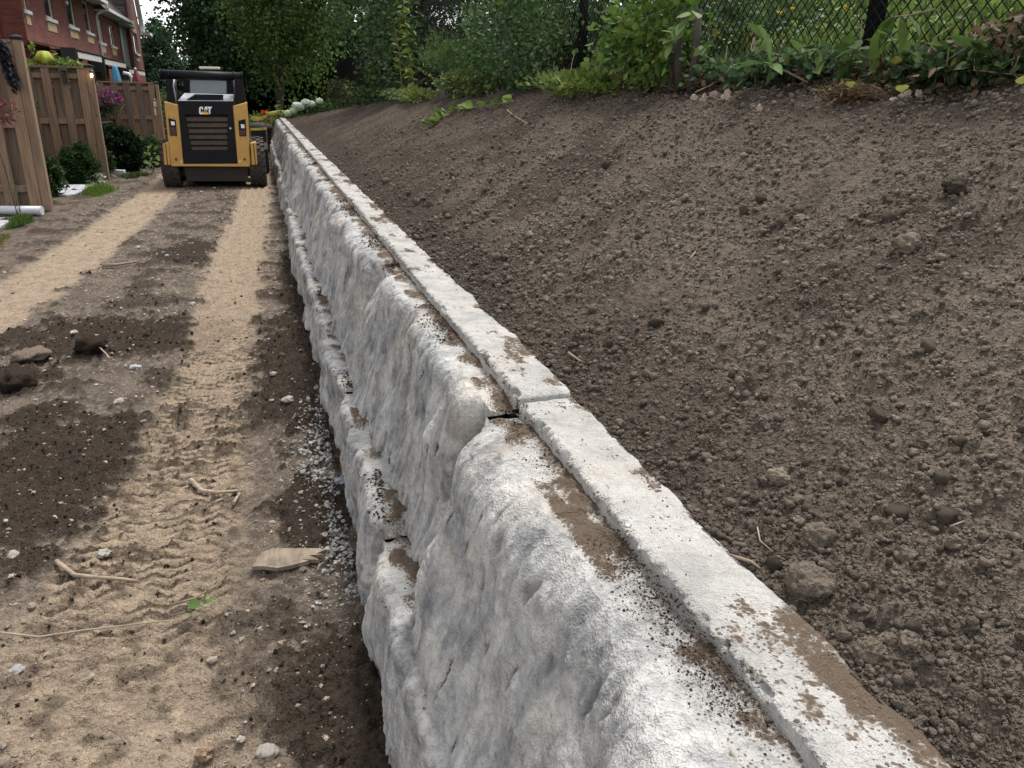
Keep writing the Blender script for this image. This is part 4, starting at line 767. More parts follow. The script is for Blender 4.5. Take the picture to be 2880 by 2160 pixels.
# stump, roots, straw, rocks
st = empty('tree_stump', AX(1420, 175, 2.84)); tag(st, 'dark multi-stemmed stump wrapped in vine at the fence foot', 'stump')
for i in range(6):
    b_ = AX(1385+22*i, 178, 2.82); e_ = AX(1392+24*i+rng.normal(0, 12), 20, 2.86); m = MB(); m.tube([b_-np.array([0, 0, .1]), b_*.5+e_*.5+rng.normal(0, .02, 3), e_], [.035, .028, .02], 8); m.build('stem', MT['bark'], st, True)
def stick(name, lab, pts, r, mat='twig', cat='stick'):
    m = MB(); m.tube(pts, list(np.linspace(r, r*.5, len(pts))), 7); return tag(m.build(name, MT[mat], None, True), lab, cat)
def bstick(lab, uv, r, lift=.012, mat='twig', name='twig', cat='twig'): stick(name, lab, [bankhit(u, v)+np.array([0, 0, lift]) for u, v in uv], r, mat, cat)
def gstick(lab, uv, r, lift=.02, mat='twig', name='stick', cat='stick'):
    q = [AZ(u, v, .02) for u, v in uv]; stick(name, lab, [np.array([a[0], a[1], float(ground_z(a[:1], a[1:2])[0])+lift]) for a in q], r, mat, cat)
bstick('pale curved twig on the far bank below the groundcover', ((1096, 241), (1112, 255), (1140, 270)), .006, mat='palewood')
bstick('short stick half buried in the dark soil behind the wall', ((1228, 770), (1242, 780), (1256, 790)), .005)
bstick('thin straw on the bank left of the angular clod', ((1490, 566), (1502, 550)), .003, mat='palewood')
bstick('short reddish twig poking out behind the near block', ((1575, 1212), (1622, 1226), (1640, 1240)), .004)
bstick('thin pale root curling out of the soil near the wall', ((1634, 1150), (1640, 1180), (1668, 1204)), .0016, mat='palewood')
bstick('straw lying on the soil at the far right', ((2050, 1150), (2080, 1138)), .002, mat='palewood')
bstick('long bare twig arching beside the vine stump', ((1345, 205), (1352, 175), (1368, 150), (1420, 128)), .006, .05)
bstick('green stem bent over the bank right of the stump', ((1500, 218), (1560, 190), (1640, 165)), .004, .05, 'palewood')
bstick('arched grey root above the straw clump', ((1832, 190), (1868, 166), (1890, 164), (1920, 186)), .010, .05)
gstick('pale curved peeled stick lying across the near track', ((122, 1213), (160, 1240), (210, 1252), (262, 1255), (300, 1252)), .010, .018, 'palewood')
gstick('flat curled strip of pale bark on the track', ((412, 1032), (435, 1052), (470, 1065), (515, 1062)), .013, .02, 'palewood')
gstick('short pale chip standing at the end of the bark strip', ((505, 1092), (512, 1080), (518, 1068)), .009, .02, 'palewood')
gstick('long thin stem lying across the near path at the left edge', ((-30, 1364), (80, 1362), (180, 1357), (290, 1350), (370, 1340)), .004, .025, 'palewood')
gstick('dark forked twig on the track below the curved stick', ((370, 1310), (420, 1290), (465, 1260), (495, 1225)), .004)
gstick('dark bare branch lying on the gravel between the tracks', ((220, 575), (255, 572), (300, 567)), .020, .03)
gstick('thin crooked straw poking from the dark broken clod', ((215, 768), (232, 775), (238, 785), (246, 783)), .006, .06, 'palewood')
p = [AZ(370, 1330, .03), AZ(410, 1318, .04), AZ(440, 1305, .06)]
sprig('leafy_sprig', 'small torn green sprig lying on the near path', 'sprig', p, .003, [(1, (.2, .3, .5), .055), (.95, (.5, .1, .15), .05), (.9, (-.4, .1, .1), .05), (.3, (.3, -.3, .1), .05)], 79, (.09, .16, .04), (.15, .23, .07))
# slab of split bark by the wall foot
P = [AZ(u, v, .03) for u, v in ((545, 1228), (552, 1212), (566, 1194), (590, 1188), (625, 1190), (650, 1187), (690, 1188), (706, 1192), (682, 1197), (702, 1201), (668, 1205), (690, 1210), (650, 1212), (668, 1217), (630, 1222), (600, 1231), (570, 1229))]
m = MB(); m.prism([(q[0], q[1], .022+.006*math.sin(i*2.1)) for i, q in enumerate(P)], (0, 0, .016)); tag(m.build('bark_slab', simple('dull_wood', (.27, .215, .155), .9, (.10, .075, .055), 26, .006, stretch=(1, .35, 1)), None), 'flat splintered slab of pale wood by the wall foot', 'wood')
# rocks and straw clump at the top of the bank
rk = [(1925, 188, 34), (1975, 190, 30), (1890, 196, 26), (1905, 208, 24), (1955, 205, 22), (1985, 200, 20), (1930, 212, 16), (1868, 206, 20), (1640, 232, 18), (1545, 206, 26), (1520, 212, 20), (1570, 208, 24), (1500, 208, 18)]
for i, (u, v, wpx) in enumerate(rk):
    P = bankhit(u, v+6); dep = float((P-np.array([0, 0, CAM_H]))@_f); sz = wpx*DS/2/FPX*dep; V, F = clodmesh(300+i, 2, .30, .75); V = V*(1+.10*RNG.normal(size=(len(V), 1)))*np.array([1, .8+.4*((i*7)%5)/5, 1])
    o = npobj('rock', V*sz, F, MT['stone'], smooth=False, col=np.tile(np.array([.34, .27, .215])*(1.25 if i == 0 else 1), (len(V), 1))); o.location = P+np.array([0, 0, sz*.25]); o.rotation_euler = (i, i*2.1, i*1.3)
    tag(o, ['large pale angular rock above the bank by the right post', 'rock at the right end of the pale rock heap', 'rock left of the large pale angular rock', 'small rock below the large pale angular rock', 'rock in front of the right end of the heap', 'small rock furthest right in the pale heap', 'smallest rock at the front of the pale heap', 'rock beside the straw clump on the bank', 'lone small rock on the soil left of the straw clump', 'round rock at the foot of the vine stump', 'small rock left of the round rock at the stump', 'pale rock right of the round rock at the stump', 'rock furthest left at the vine stump'][i], 'rock')
rng = np.random.default_rng(19); C0 = bankhit(1835, 212); n = 700
V, F, K = leafmesh(C0+rng.normal(0, 1, (n, 3))*np.array([.05, .085, .02])+np.array([0, 0, .02]), rng.normal(0, 1, (n, 3))*np.array([1, 1, .5]), rng.uniform(.02, .065, n), leafcols(n, rng, (.12, .08, .045), (.28, .20, .11), .3, 0), rng, NARROW)
tag(npobj('straw_clump', V, F, MT['leaf'], K, smooth=False), 'clump of brown straw on the bank below the ivy', 'straw', kind='stuff')
# hydrangea and orange flowers at the far end of the wall
hy = bush('hydrangea', 'white flowered hydrangea at the far top end of the wall', 'hydrangea', (1.55, 27, 1.0), (.85, .7, .42), 1500, .11, (.05, .10, .03), (.13, .20, .06), 81, 40, base=(1.55, 27, .6))
for (u, v, s) in ((622, 245, .13), (634, 240, .13), (648, 230, .15), (660, 222, .14), (640, 228, .13), (673, 224, .12), (690, 218, .11)):
    P = AY(u, v, 26.4); V, F = ico(3); V = V*(1+.10*RNG.normal(size=(len(V), 1))); npobj('flower_head', V*s*np.array([1, 1, .8])+P, F, MT['leaf'], np.tile([.58, .66, .42] if u < 640 else [.72, .78, .68], (len(V), 1)), hy, smooth=False)
bush('marigold_bed', 'low green plants with orange flowers beyond the wall end', 'flowers', (.0, 29.2, .45), (.42, .8, .5), 1600, .09, (.06, .12, .02), (.16, .24, .05), 82, 40, base=(.0, 29.2, 0))
rng = np.random.default_rng(83); n = 40
V, F, K = leafmesh(np.repeat(np.stack([rng.uniform(-.1, .55, n), rng.uniform(28.6, 29.4, n), rng.uniform(.45, 1.12, n)], -1), 6, 0), rng.normal(0, 1, (n*6, 3)), np.full(n*6, .07), np.tile([.75, .12, .015], (n*6, 1)), rng, LEAF4)
tag(npobj('orange_blossoms', V, F, MT['leaf'], K, smooth=False), 'orange blossoms among green plants beyond the wall end', 'flowers', kind='stuff')
# ------------------------------------------------------------------ skid steer loader, seen from behind
YR = 15.95
sk = empty('skid_steer_loader', (-.9, 17.3, 0)); tag(sk, 'yellow and black wheeled skid steer loader parked with its rear to the camera', 'loader')
def mp(uv, y): return [tuple(MZ(u, v, y)) for u, v in uv]
def ppart(name, uv, y, depth, mat, parent=sk, bevel=0, smooth=False):
    m = MB(); m.prism(mp(uv, y), (0, depth, 0)); return m.build(name, MT[mat], parent, smooth, bevel)
def mb3(name, uv0, y0, uv1, y1, mat, parent=sk):
    a, b_ = mp(uv0, y0), mp(uv1, y1); n = len(a); m = MB(); m.add(a+b_, [tuple(range(n)), tuple(range(2*n-1, n-1, -1))]+[(i, i+n, (i+1) % n+n, (i+1) % n) for i in range(n)]); return m.build(name, MT[mat], parent)
xl, xr = MZ(150, 1270, YR)[0], MZ(1345, 1530, YR)[0]; zc = 0
ppart('engine_body', ((385, 600), (950, 605), (1003, 1262), (395, 1262)), YR+.12, 1.25, 'belly')
# door as a frame round the louvred opening
dr = ppart('rear_door', ((320, 541), (955, 546), (962, 700), (332, 700)), YR, .10, 'black', bevel=.006)
ppart('door_side', ((332, 701), (415, 701), (482, 1098), (377, 1098)), YR, .10, 'black', dr); ppart('door_side', ((890, 701), (962, 701), (990, 1098), (890, 1098)), YR, .10, 'black', dr)
ppart('door_bottom', ((378, 1099), (990, 1099), (1003, 1262), (395, 1262)), YR, .10, 'black', dr, .006)
ppart('grille_back', ((405, 702), (900, 702), (900, 1098), (470, 1098)), YR+.085, .02, 'black', dr)
for i in range(6):
    v0 = 736+i*67; l0 = 415+i*13
    a = mp(((l0, v0), (889, v0), (889, v0+38), (l0+8, v0+38)), YR+.012); b_ = mp(((l0, v0-22), (889, v0-22), (889, v0-4), (l0+4, v0-4)), YR+.075)
    m = MB(); m.add(a+b_, [(0, 1, 2, 3), (7, 6, 5, 4), (0, 4, 5, 1), (2, 6, 7, 3), (0, 3, 7, 4), (1, 5, 6, 2)]); m.build('louver', MT['grille'], dr)
lat = MB(); P = MZ(922, 853, YR); lat.lathe([(.018, -.006), (.018, .02)], P, 'y', 12); lat.build('latch', MT['metal'], dr)
# lettering on the door
def logo(uvs, mat, off):
    m = MB(); m.prism(mp(uvs, YR-off), (0, off-.001, 0)); m.build('logo', MT[mat], dr)
logo(((588, 606), (606, 608), (612, 622), (612, 640), (596, 640), (596, 628), (592, 622), (586, 624), (584, 640), (585, 668), (588, 678), (594, 679), (597, 672), (597, 662), (612, 662), (610, 684), (600, 694), (580, 694), (569, 684), (566, 660), (566, 630), (570, 614)), 'logo', .004)
logo(((632, 606), (656, 606), (662, 650), (646, 642), (642, 624), (638, 648), (625, 660)), 'logo', .004)
logo(((625, 662), (630, 658), (614, 692), (606, 692)), 'logo', .004)
logo(((660, 606), (711, 608), (711, 626), (695, 626), (694, 692), (690, 692), (676, 674), (676, 626), (660, 626)), 'logo', .004)
logo(((606, 696), (645, 655), (688, 696)), 'logoy', .005)
# hood
hd = mb3('hood', ((325, 538), (957, 543), (957, 546), (325, 541)), YR, ((400, 452), (962, 466), (962, 560), (400, 560)), YR+.55, 'silver')
for i in range(5):
    f = i/5+.06; y_ = YR+.03+.46*f
    a0 = MZ(432+20*i, 536-15*i, y_); a1 = MZ(842, 538-15*i, y_); m = MB(); zz = MZ(640, 539.5-(539.5-459)*((y_-YR)/.55), y_)[2]; m.bx(a0[0], a1[0], y_-.018, y_+.018, zz-.01, zz+.016); m.build('hood_slot', MT['black'], hd)
# yellow corner columns with lamps
for side, uv, lamp, red, sq, scr in (('l', ((165, 543), (325, 585), (388, 1272), (243, 1272)), ((215, 735), (300, 760), (316, 940), (235, 935)), (305, 1205), (365, 1235), ((218, 715), (283, 737), (246, 962), (311, 966))),
                      ('r', ((950, 597), (1105, 556), (1152, 1272), (1006, 1260)), ((1012, 768), (1094, 747), (1106, 944), (1026, 944)), (1085, 1206), (1030, 1232), ((1017, 745), (1082, 727), (1035, 968), (1100, 968)))):
    c_ = ppart('corner_column', uv, YR-.02, 1.0, 'yellow', bevel=.012)
    l_ = ppart('tail_lamp', lamp, YR-.032, .03, 'black', c_)
    (u0, v0), (u1, v1), (u2, v2), (u3, v3) = lamp
    ppart('reverse_lens', ((u0+28, v0+38), (u1-14, v0+42), (u1-8, v0+84), (u0+34, v0+84)), YR-.036, .01, 'logo', c_); ppart('brake_lens', ((u0+12, v0+105), (u1-2, v0+100), (u2-8, v2-8), (u3+6, v3-8)), YR-.036, .01, 'darkred', c_)
    m = MB(); P = MZ(*red, YR-.02); m.lathe([(.026, -.008), (.026, .004)], P, 'y', 16); m.build('reflector', MT['red'], c_)
    ppart('white_marker', ((sq[0]-12, sq[1]-14), (sq[0]+12, sq[1]-14), (sq[0]+12, sq[1]+14), (sq[0]-12, sq[1]+14)), YR-.026, .008, 'cream', c_)
    for s_ in scr:
        m = MB(); m.lathe([(.006, -.004), (.006, .004)], MZ(*s_, YR-.02), 'y', 8); m.build('bolt', MT['belly'], c_)
for uv in (((150, 1030), (218, 1008), (245, 1272), (168, 1272)), ((1150, 1022), (1216, 1010), (1232, 1268), (1166, 1272))):
    f_ = ppart('bumper_corner', uv, YR-.05, .30, 'yellow', bevel=.01)
    u0, u1 = uv[0][0], uv[1][0]; ppart('bumper_groove', ((u0+30, 1022), (u0+38, 1020), (u0+62, 1270), (u0+54, 1270)), YR-.056, .02, 'belly', f_)
ppart('rear_sill', ((248, 1262), (1142, 1258), (1142, 1290), (250, 1286)), YR-.026, .30, 'yellow', bevel=.006)
ppart('belly_pan', ((390, 1290), (1130, 1290), (1120, 1455), (430, 1455)), YR+.10, 1.6, 'belly'); ppart('axle_housing', ((250, 1320), (1270, 1320), (1270, 1400), (250, 1400)), YR+.32, .2, 'belly')
# wheels
def wheel(xc, yc, r=.43, wd=.30):
    m = MB(); h = wd/2; prof = [(r*.52, -h*.9), (r*.62, -h), (r*.82, -h*1.02), (r*.93, -h*.92), (r*.965, -h*.6), (r*.97, 0), (r*.965, h*.6), (r*.93, h*.92), (r*.82, h*1.02), (r*.62, h), (r*.52, h*.9)]
    m.lathe(prof, (xc, yc, r-.01), 'x', 40); o = m.build('wheel', MT['rubber'], sk, True)
    m = MB(); nl = 20
    for k in range(nl):
        for s_ in (-1, 1):
            a = 2*math.pi*(k+(.5 if s_ > 0 else 0))/nl
            for j_, (x_, da, ln, wd_) in enumerate(((.25, .00, .50*h, .055), (.72, .10, .50*h, .062))):
                q = a+da*s_*0+da; rot = Matrix.Rotation(q, 3, 'X') @ Matrix.Rotation(.45*s_, 3, 'Z'); c0 = Matrix.Rotation(q, 3, 'X') @ Vector((s_*x_*h, 0, r*.965-(.012 if j_ else 0)))
                m.box(Vector((xc, yc, r-.01))+c0, (ln, wd_, .052), rot)
    m.build('tread', MT['rubber'], o)
    m = MB(); m.lathe([(r*.50, -h*.75), (r*.52, -h*.3), (r*.25, -h*.2), (r*.22, h*.2), (r*.52, h*.3), (r*.50, h*.75)], (xc, yc, r-.01), 'x', 24); m.build('rim', MT['yellow'], o, True)
xL = MZ(160, 1500, YR+.05)[0]+.15; xR = MZ(1345, 1500, YR+.05)[0]-.15
for yc in (YR+.42, YR+1.72):
    wheel(xL, yc); wheel(xR, yc)
# loader arms, cross tube, hoses
for uv, dx in ((((188, 290), (285, 290), (310, 582), (200, 552)), .0), (((967, 290), (1062, 290), (1090, 562), (975, 590)), 0)):
    a = ppart('arm_tower', uv, YR+.10, .42, 'black')
    P0 = np.mean(mp(uv, YR+.3), axis=0); m = MB(); m.box((P0[0], YR+1.55, 1.42), (.16, 2.6, .22), Matrix.Rotation(R(-13), 3, 'X')); m.build('lift_arm', MT['black'], sk, bevel=.01)
    m = MB(); m.box((P0[0], YR+2.75, .80), (.15, .22, 1.0), Matrix.Rotation(R(-12), 3, 'X')); m.build('arm_link', MT['black'], sk, bevel=.01)
ca, cb_ = MZ(125, 238, YR+.22), MZ(1055, 268, YR+.22)
m = MB(); m.tube([ca, cb_], .078, 16); ct = m.build('cross_tube', MT['black'], sk, True)
for f in (0.0, .10, .90, 1.0):
    P = np.array(ca)*(1-f)+np.array(cb_)*f; m = MB(); m.lathe([(.088, -.012), (.092, 0), (.088, .012)], P, 'x', 16); m.build('tube_collar', MT['black'], ct, True)
for k in range(2):
    m = MB(); m.tube([MZ(282+14*k, 300, YR+.06), MZ(276+20*k, 380, YR+.02), MZ(296+14*k, 470, YR+.04), MZ(312+6*k, 575, YR+.1)], .016, 8); m.build('hydraulic_hose', MT['silver' if k == 0 else 'rubber'], sk, True)
m = MB(); m.tube([MZ(960, 310, YR+.06), MZ(966, 400, YR+.03), MZ(972, 480, YR+.05), MZ(962, 560, YR+.1)], .014, 8); m.build('hydraulic_hose', MT['rubber'], sk, True)
# cab
YC = YR+.95
for uv in (((385, 290), (455, 290), (455, 470), (395, 470)), ((885, 292), (960, 292), (965, 470), (890, 470))): ppart('cab_pillar', uv, YC, 1.3, 'black')
ppart('cab_header', ((385, 262), (960, 270), (960, 297), (385, 292)), YC, 1.35, 'black')
ppart('cab_sill', ((392, 455), (965, 462), (965, 620), (392, 620)), YC, 1.3, 'belly')
rf = ppart('cab_roof', ((390, 222), (404, 203), (930, 212), (962, 240), (962, 268), (390, 262)), YC-.05, 1.45, 'silver', bevel=.012)
ppart('roof_panel', ((570, 198), (810, 202), (810, 212), (570, 208)), YC+.05, .6, 'belly', rf)
ppart('rear_window', ((456, 293), (884, 295), (889, 456), (456, 454)), YC+.03, .008, 'cabglass')
for uv in (((443, 300), (462, 290), (462, 455), (448, 455)), ((876, 292), (893, 310), (893, 456), (880, 456))): ppart('window_seal', uv, YC+.02, .03, 'rubber')
ppart('front_window', ((470, 300), (880, 302), (880, 456), (470, 454)), YC+1.25, .008, 'cabglass')
m = MB(); cx = MZ(692, 460, YC+.35); m.prism([(cx[0]+a, YC+.32, cx[2]+b_) for a, b_ in ((-.18, -.35), (-.19, -.02), (-.12, .04), (-.125, .17), (-.10, .235), (-.05, .26), (.05, .265), (.10, .235), (.12, .16), (.115, .04), (.19, -.02), (.18, -.35))], (0, .12, 0)); m.build('operator_seat', MT['dark'], sk, bevel=.015)
lb = ppart('light_bar', ((560, 156), (572, 150), (795, 154), (808, 166), (800, 184), (575, 180)), YC+.25, .12, 'cream', bevel=.008)
m = MB(); P = MZ(684, 195, YC+.3); m.bx(P[0]-.05, P[0]+.05, YC+.28, YC+.34, P[2]-.05, P[2]+.05); m.build('light_bar_mount', MT['black'], lb)
# bucket in front
m = MB(); bx0, bx1 = xL-.18, xR+.22
bp = [(YR+3.0, .05), (YR+3.62, .03), (YR+3.66, .07), (YR+3.08, .10), (YR+2.98, .5), (YR+3.12, .62), (YR+3.08, .66), (YR+2.90, .52)]
m.prism([(bx0, a, b_) for a, b_ in bp], (bx1-bx0, 0, 0)); bk = m.build('bucket', MT['belly'], sk)
for xx in (bx0-.012, bx1+.002):
    m = MB(); m.prism([(xx, a, b_) for a, b_ in ((YR+3.0, .05), (YR+3.62, .03), (YR+3.1, .64), (YR+2.92, .52))], (.01, 0, 0)); m.build('bucket_side', MT['belly'], bk)

# ------------------------------------------------------------------ things beyond the loader
bar = empty('caution_tape', (.25, 27.8, 0)); tag(bar, 'yellow caution tape strung beyond the end of the wall', 'tape')
for (u0, v0), (u1, v1), (u2, v2) in (((1145, 705), (1230, 722), (1335, 700)), ((1150, 850), (1250, 846), (1335, 838)), ((1145, 712), (1200, 738), (1300, 725))):
    m = MB(); A_, B_, C_ = MZ(u0, v0, 25.4), MZ(u1, v1, 25.4), MZ(u2, v2, 25.4)
    m.prism([A_, B_, C_, C_-np.array([0, 0, .075]), B_-np.array([0, .02, .075]), A_-np.array([0, 0, .075])], (0, .004, 0)); m.build('tape_strand', MT['tape'], bar)
for u in (1148, 1332):
    P = MZ(u, 900, 25.45); m = MB(); m.tube([(P[0], 25.45, -.1), (P[0], 25.45, 1.05)], .02, 8); m.build('stake', MT['oldwood'], bar)
m = MB(); P = MZ(1235, 660, 25.9); m.lathe([(.30, 0), (.335, .25), (.36, .62), (.40, .64), (.405, .70), (.34, .79), (.10, .83)], (P[0], 26.1, .02), 'z', 20); tag(m.build('waste_bin', MT['dark'], None, True), 'dark round bin behind the yellow tape right of the loader', 'bin')
m = MB(); A_, B_ = MZ(1325, 700, 27.75), MZ(1590, 672, 27.75); m.tube([A_, A_*.5+B_*.5+np.array([0, 0, .02]), B_], [.085, .08, .075], 10); beam = m.build('yellow_beam', MT['tape'], None, True); tag(beam, 'dirty yellow pole lying across beyond the end of the wall', 'pole')
for e in (A_, B_):
    m = MB(); m.box((e[0], e[1], (e[2]-.08)/2-.02), (.10, .10, e[2]-.1)); m.build('support', MT['oldwood'], beam)
# parked white car far behind
def parked_car(x, y, lab):
    t = empty('parked_car', (x, y, 0)); tag(t, lab, 'car')
    side = [(-2.1, .35), (-2.15, .75), (-1.95, .9), (-1.2, .98), (-.6, 1.42), (.7, 1.45), (1.5, 1.0), (2.05, .9), (2.15, .4)]
    m = MB(); m.prism([(x+a, y, b_) for a, b_ in side], (0, 1.7, 0)); m.build('body', MT['carpaint'], t, bevel=.05)
    m = MB(); m.prism([(x+a, y-.006, b_) for a, b_ in ((-1.05, .98), (-.55, 1.36), (.62, 1.38), (1.25, .99))], (0, .004, 0)); m.build('side_window', MT['pane'], t)
    for dx in (-1.35, 1.35):
        m = MB(); m.lathe([(.20, -.02), (.33, 0), (.33, .2)], (x+dx, y-.02, .33), 'y', 20); w_ = m.build('wheel', MT['rubber'], t, True); m = MB(); m.lathe([(.19, -.03), (.19, .0)], (x+dx, y-.02, .33), 'y', 16); m.build('rim', MT['silver'], w_)
parked_car(.9, 58.5, 'white parked car half hidden under the trees beyond the loader')

# ------------------------------------------------------------------ cedar fences on the left
def board_fence(label, y, xend, ztop, width, nb, bw, post_w, seed, zpost, big_end=False, mat='wood', rails=(.12, .52, .93), pitch=None):
    t = empty('board_fence', (xend, y, 0)); tag(t, label, 'fence'); r_ = random.Random(seed); x1 = xend
    m = MB(); m.bx(x1-post_w, x1, y-.07, y+.07, -.3, zpost); p = m.build('post', MT[mat], t, bevel=.008)
    m = MB(); m.prism([(x1-post_w-.012, y-.082, zpost), (x1+.012, y-.082, zpost), (x1+.012, y+.082, zpost), (x1-post_w-.012, y+.082, zpost)], (0, 0, .035)); v = [(x1-post_w-.012, y-.082, zpost+.035), (x1+.012, y-.082, zpost+.035), (x1+.012, y+.082, zpost+.035), (x1-post_w-.012, y+.082, zpost+.035), (x1-post_w/2, y, zpost+.07)]
    m.add(v, [(0, 1, 4), (1, 2, 4), (2, 3, 4), (3, 0, 4)]); m.build('post_cap', MT['black'], p)
    xa = x1-post_w
    for f in rails:
        m = MB(); z = .08+(ztop-.08)*f; m.bx(xa-width, xa-.002, y-.042, y+.042, z-.045, z+.045); m.build('rail', MT[mat], t)
    m = MB(); m.bx(xa-width, xa-.003, y-.085, y+.085, ztop, ztop+.035); m.build('cap_rail', MT[mat], t)
    pitch = pitch or .305; k = 0; xx = xa-.004
    while xx-bw > xa-width and k < nb:
        for face, off in ((-1, 0), (1, pitch*.5)):
            bw_ = bw if face < 0 else bw*1.12
            xc = xx-bw/2-off
            if xc-bw/2 < xa-width: continue
            m = MB(); h = ztop-.005; m.bx(xc-bw_/2, xc+bw_/2, y+face*.055-.012, y+face*.055+.012, .05+r_.uniform(-.01, .02), h); m.build('board', MT['oldwood' if r_.random() < .4 else mat], t, bevel=.003)
        xx -= pitch; k += 1
    return t
board_fence('nearest cedar board fence panel ending in a tall capped post', 13.0, -3.03, 2.29, 3.4, 30, .15, .115, 1, 2.33, mat='wood')
board_fence('second cedar board fence panel with a black bird box', 17.6, -2.99, 2.08, 3.8, 30, .14, .125, 2, 2.10)
board_fence('third cedar board fence panel behind the hanging flower basket', 24.0, -2.54, 1.88, 4.4, 30, .145, .10, 3, 1.875)
board_fence('furthest cedar board fence panel beside the loader arm', 30.5, -2.72, 1.62, 4.0, 30, .145, .10, 4, 1.62)
# things hung on the fences
zf = lambda u, v, y: AY(u*460/2212, v*460/2212, y, 1.0)
A_ = zf(845, 965, 17.52); B_ = zf(920, 1130, 17.52)
bb = MB(); bb.bx(A_[0], B_[0], 17.40, 17.53, B_[2], A_[2]); o = bb.build('bird_box', MT['pot'], None, bevel=.006); tag(o, 'small black box hung on the second fence panel', 'box')
m = MB(); m.bx(A_[0]-.02, B_[0]+.02, 17.36, 17.53, A_[2]+.002, A_[2]+.03); m.build('lid', MT['pot'], o)
# lit lantern on a bracket at the second post
L0 = zf(1238, 1020, 17.45); ln = empty('lantern', L0); tag(ln, 'lit lantern on a black bracket by the second fence post', 'lantern')
m = MB(); m.lathe([(.014, -.035), (.022, 0), (.014, .035)], L0, 'z', 10); m.build('bulb', MT['glow'], ln, True)
m = MB(); m.lathe([(.045, 0), (.03, .03), (.005, .05)], L0+np.array([0, 0, .05]), 'z', 10); m.build('lamp_top', MT['pot'], ln, True)
m = MB(); m.tube([L0+np.array([0, 0, .09]), L0+np.array([.05, 0, .06]), zf(1305, 1080, 17.5), zf(1290, 1120, 17.5)], .012, 8); m.build('bracket', MT['pot'], ln, True)
# hanging basket
Bk = zf(1350, 1520, 23.5); hb = empty('hanging_basket', Bk); tag(hb, 'black pot of magenta petunias hanging on the third fence panel', 'planter')
m = MB(); m.lathe([(.13, 0), (.19, .12), (.22, .24), (.235, .25)], (Bk[0], Bk[1], Bk[2]-.12), 'z', 18); m.build('pot', MT['pot'], hb, True)
m = MB(); m.tube([Bk+np.array([-.2, 0, .12]), zf(1330, 1200, 23.6), zf(1300, 1110, 23.7), zf(1270, 1100, 23.85)], .01, 6); m.build('hook', MT['pot'], hb, True)
rng = np.random.default_rng(91)
P, out, C = clumps(zf(1440, 1420, 23.4), (.42, .3, .30), 40, 1100, rng, .3, .25); V, F, K = leafmesh(P, out+rng.normal(0, .6, P.shape), rng.uniform(.03, .07, len(P)), leafcols(len(P), rng, (.035, .07, .03), (.09, .13, .05), .25, .02), rng, LEAF4); npobj('foliage', V, F, MT['leaf'], K, hb, smooth=False)
P, out, C = clumps(zf(1430, 1370, 23.35), (.42, .32, .26), 30, 420, rng, .8, .16); V, F, K = leafmesh(P, rng.normal(0, 1, P.shape), rng.uniform(.04, .075, len(P)), leafcols(len(P), rng, (.16, .018, .10), (.28, .05, .19), .2, 0), rng, LEAF4); npobj('blossoms', V, F, MT['leaf'], K, hb, smooth=False)
A_, B_ = zf(1425, 1245, 23.93), zf(1550, 1400, 23.93); m = MB(); m.bx(A_[0], B_[0], 23.90, 23.945, B_[2], A_[2]); o = m.build('wood_plaque', MT['palewood'], None); tag(o, 'plain wooden plaque on the third fence panel', 'plaque')
m = MB(); m.bx(A_[0]-.01, B_[0]+.01, 23.885, 23.945, A_[2]+.001, A_[2]+.02); m.build('top_edge', MT['cream'], o)
wc = empty('wind_chime', zf(2085, 1345, 23.9)); tag(wc, 'cream hanging ornament on the third fence post', 'ornament')
for (u0, v0, u1, v1) in ((2070, 1370, 2118, 1445), (2080, 1460, 2120, 1560)):
    A_, B_ = zf(u0, v0, 23.9), zf(u1, v1, 23.9); m = MB(); m.bx(A_[0], B_[0], 23.86, 23.91, B_[2], A_[2]); m.build('plate', MT['cream'], wc, bevel=.006)
m = MB(); m.lathe([(.005, -.025), (.03, 0), (.005, .03)], zf(2087, 1345, 23.9), 'z', 10); m.build('knob', MT['cream'], wc, True)
A_, B_ = zf(2098, 1170, 23.92), zf(2110, 1330, 23.92); m = MB(); m.tube([A_, B_], .014, 6); m.build('hanger', MT['pot'], wc, True)
# black curved chair back behind the hedge
A_ = LZ(1060, 250); cp = [AY((u)*460/1734, 280+v*440/1659, 22.2, 1.0) for u, v in ((1195, 240), (1175, 245), (1160, 262), (1155, 300), (1040, 300), (1062, 240), (1150, 236))]
m = MB(); m.prism(cp, (0, .3, 0)); ch = m.build('plastic_chair', MT['pot'], None, bevel=.02); tag(ch, 'dark curved chair back showing above the yew hedge', 'chair')
for dx in (.05, .5):
    for dy in (.04, .26):
        m = MB(); m.tube([(cp[4][0]+dx-.02, 22.2+dy, -.02), (cp[4][0]+dx-.02, 22.2+dy, cp[4][2]+.01)], .02, 6); m.build('leg', MT['pot'], ch)
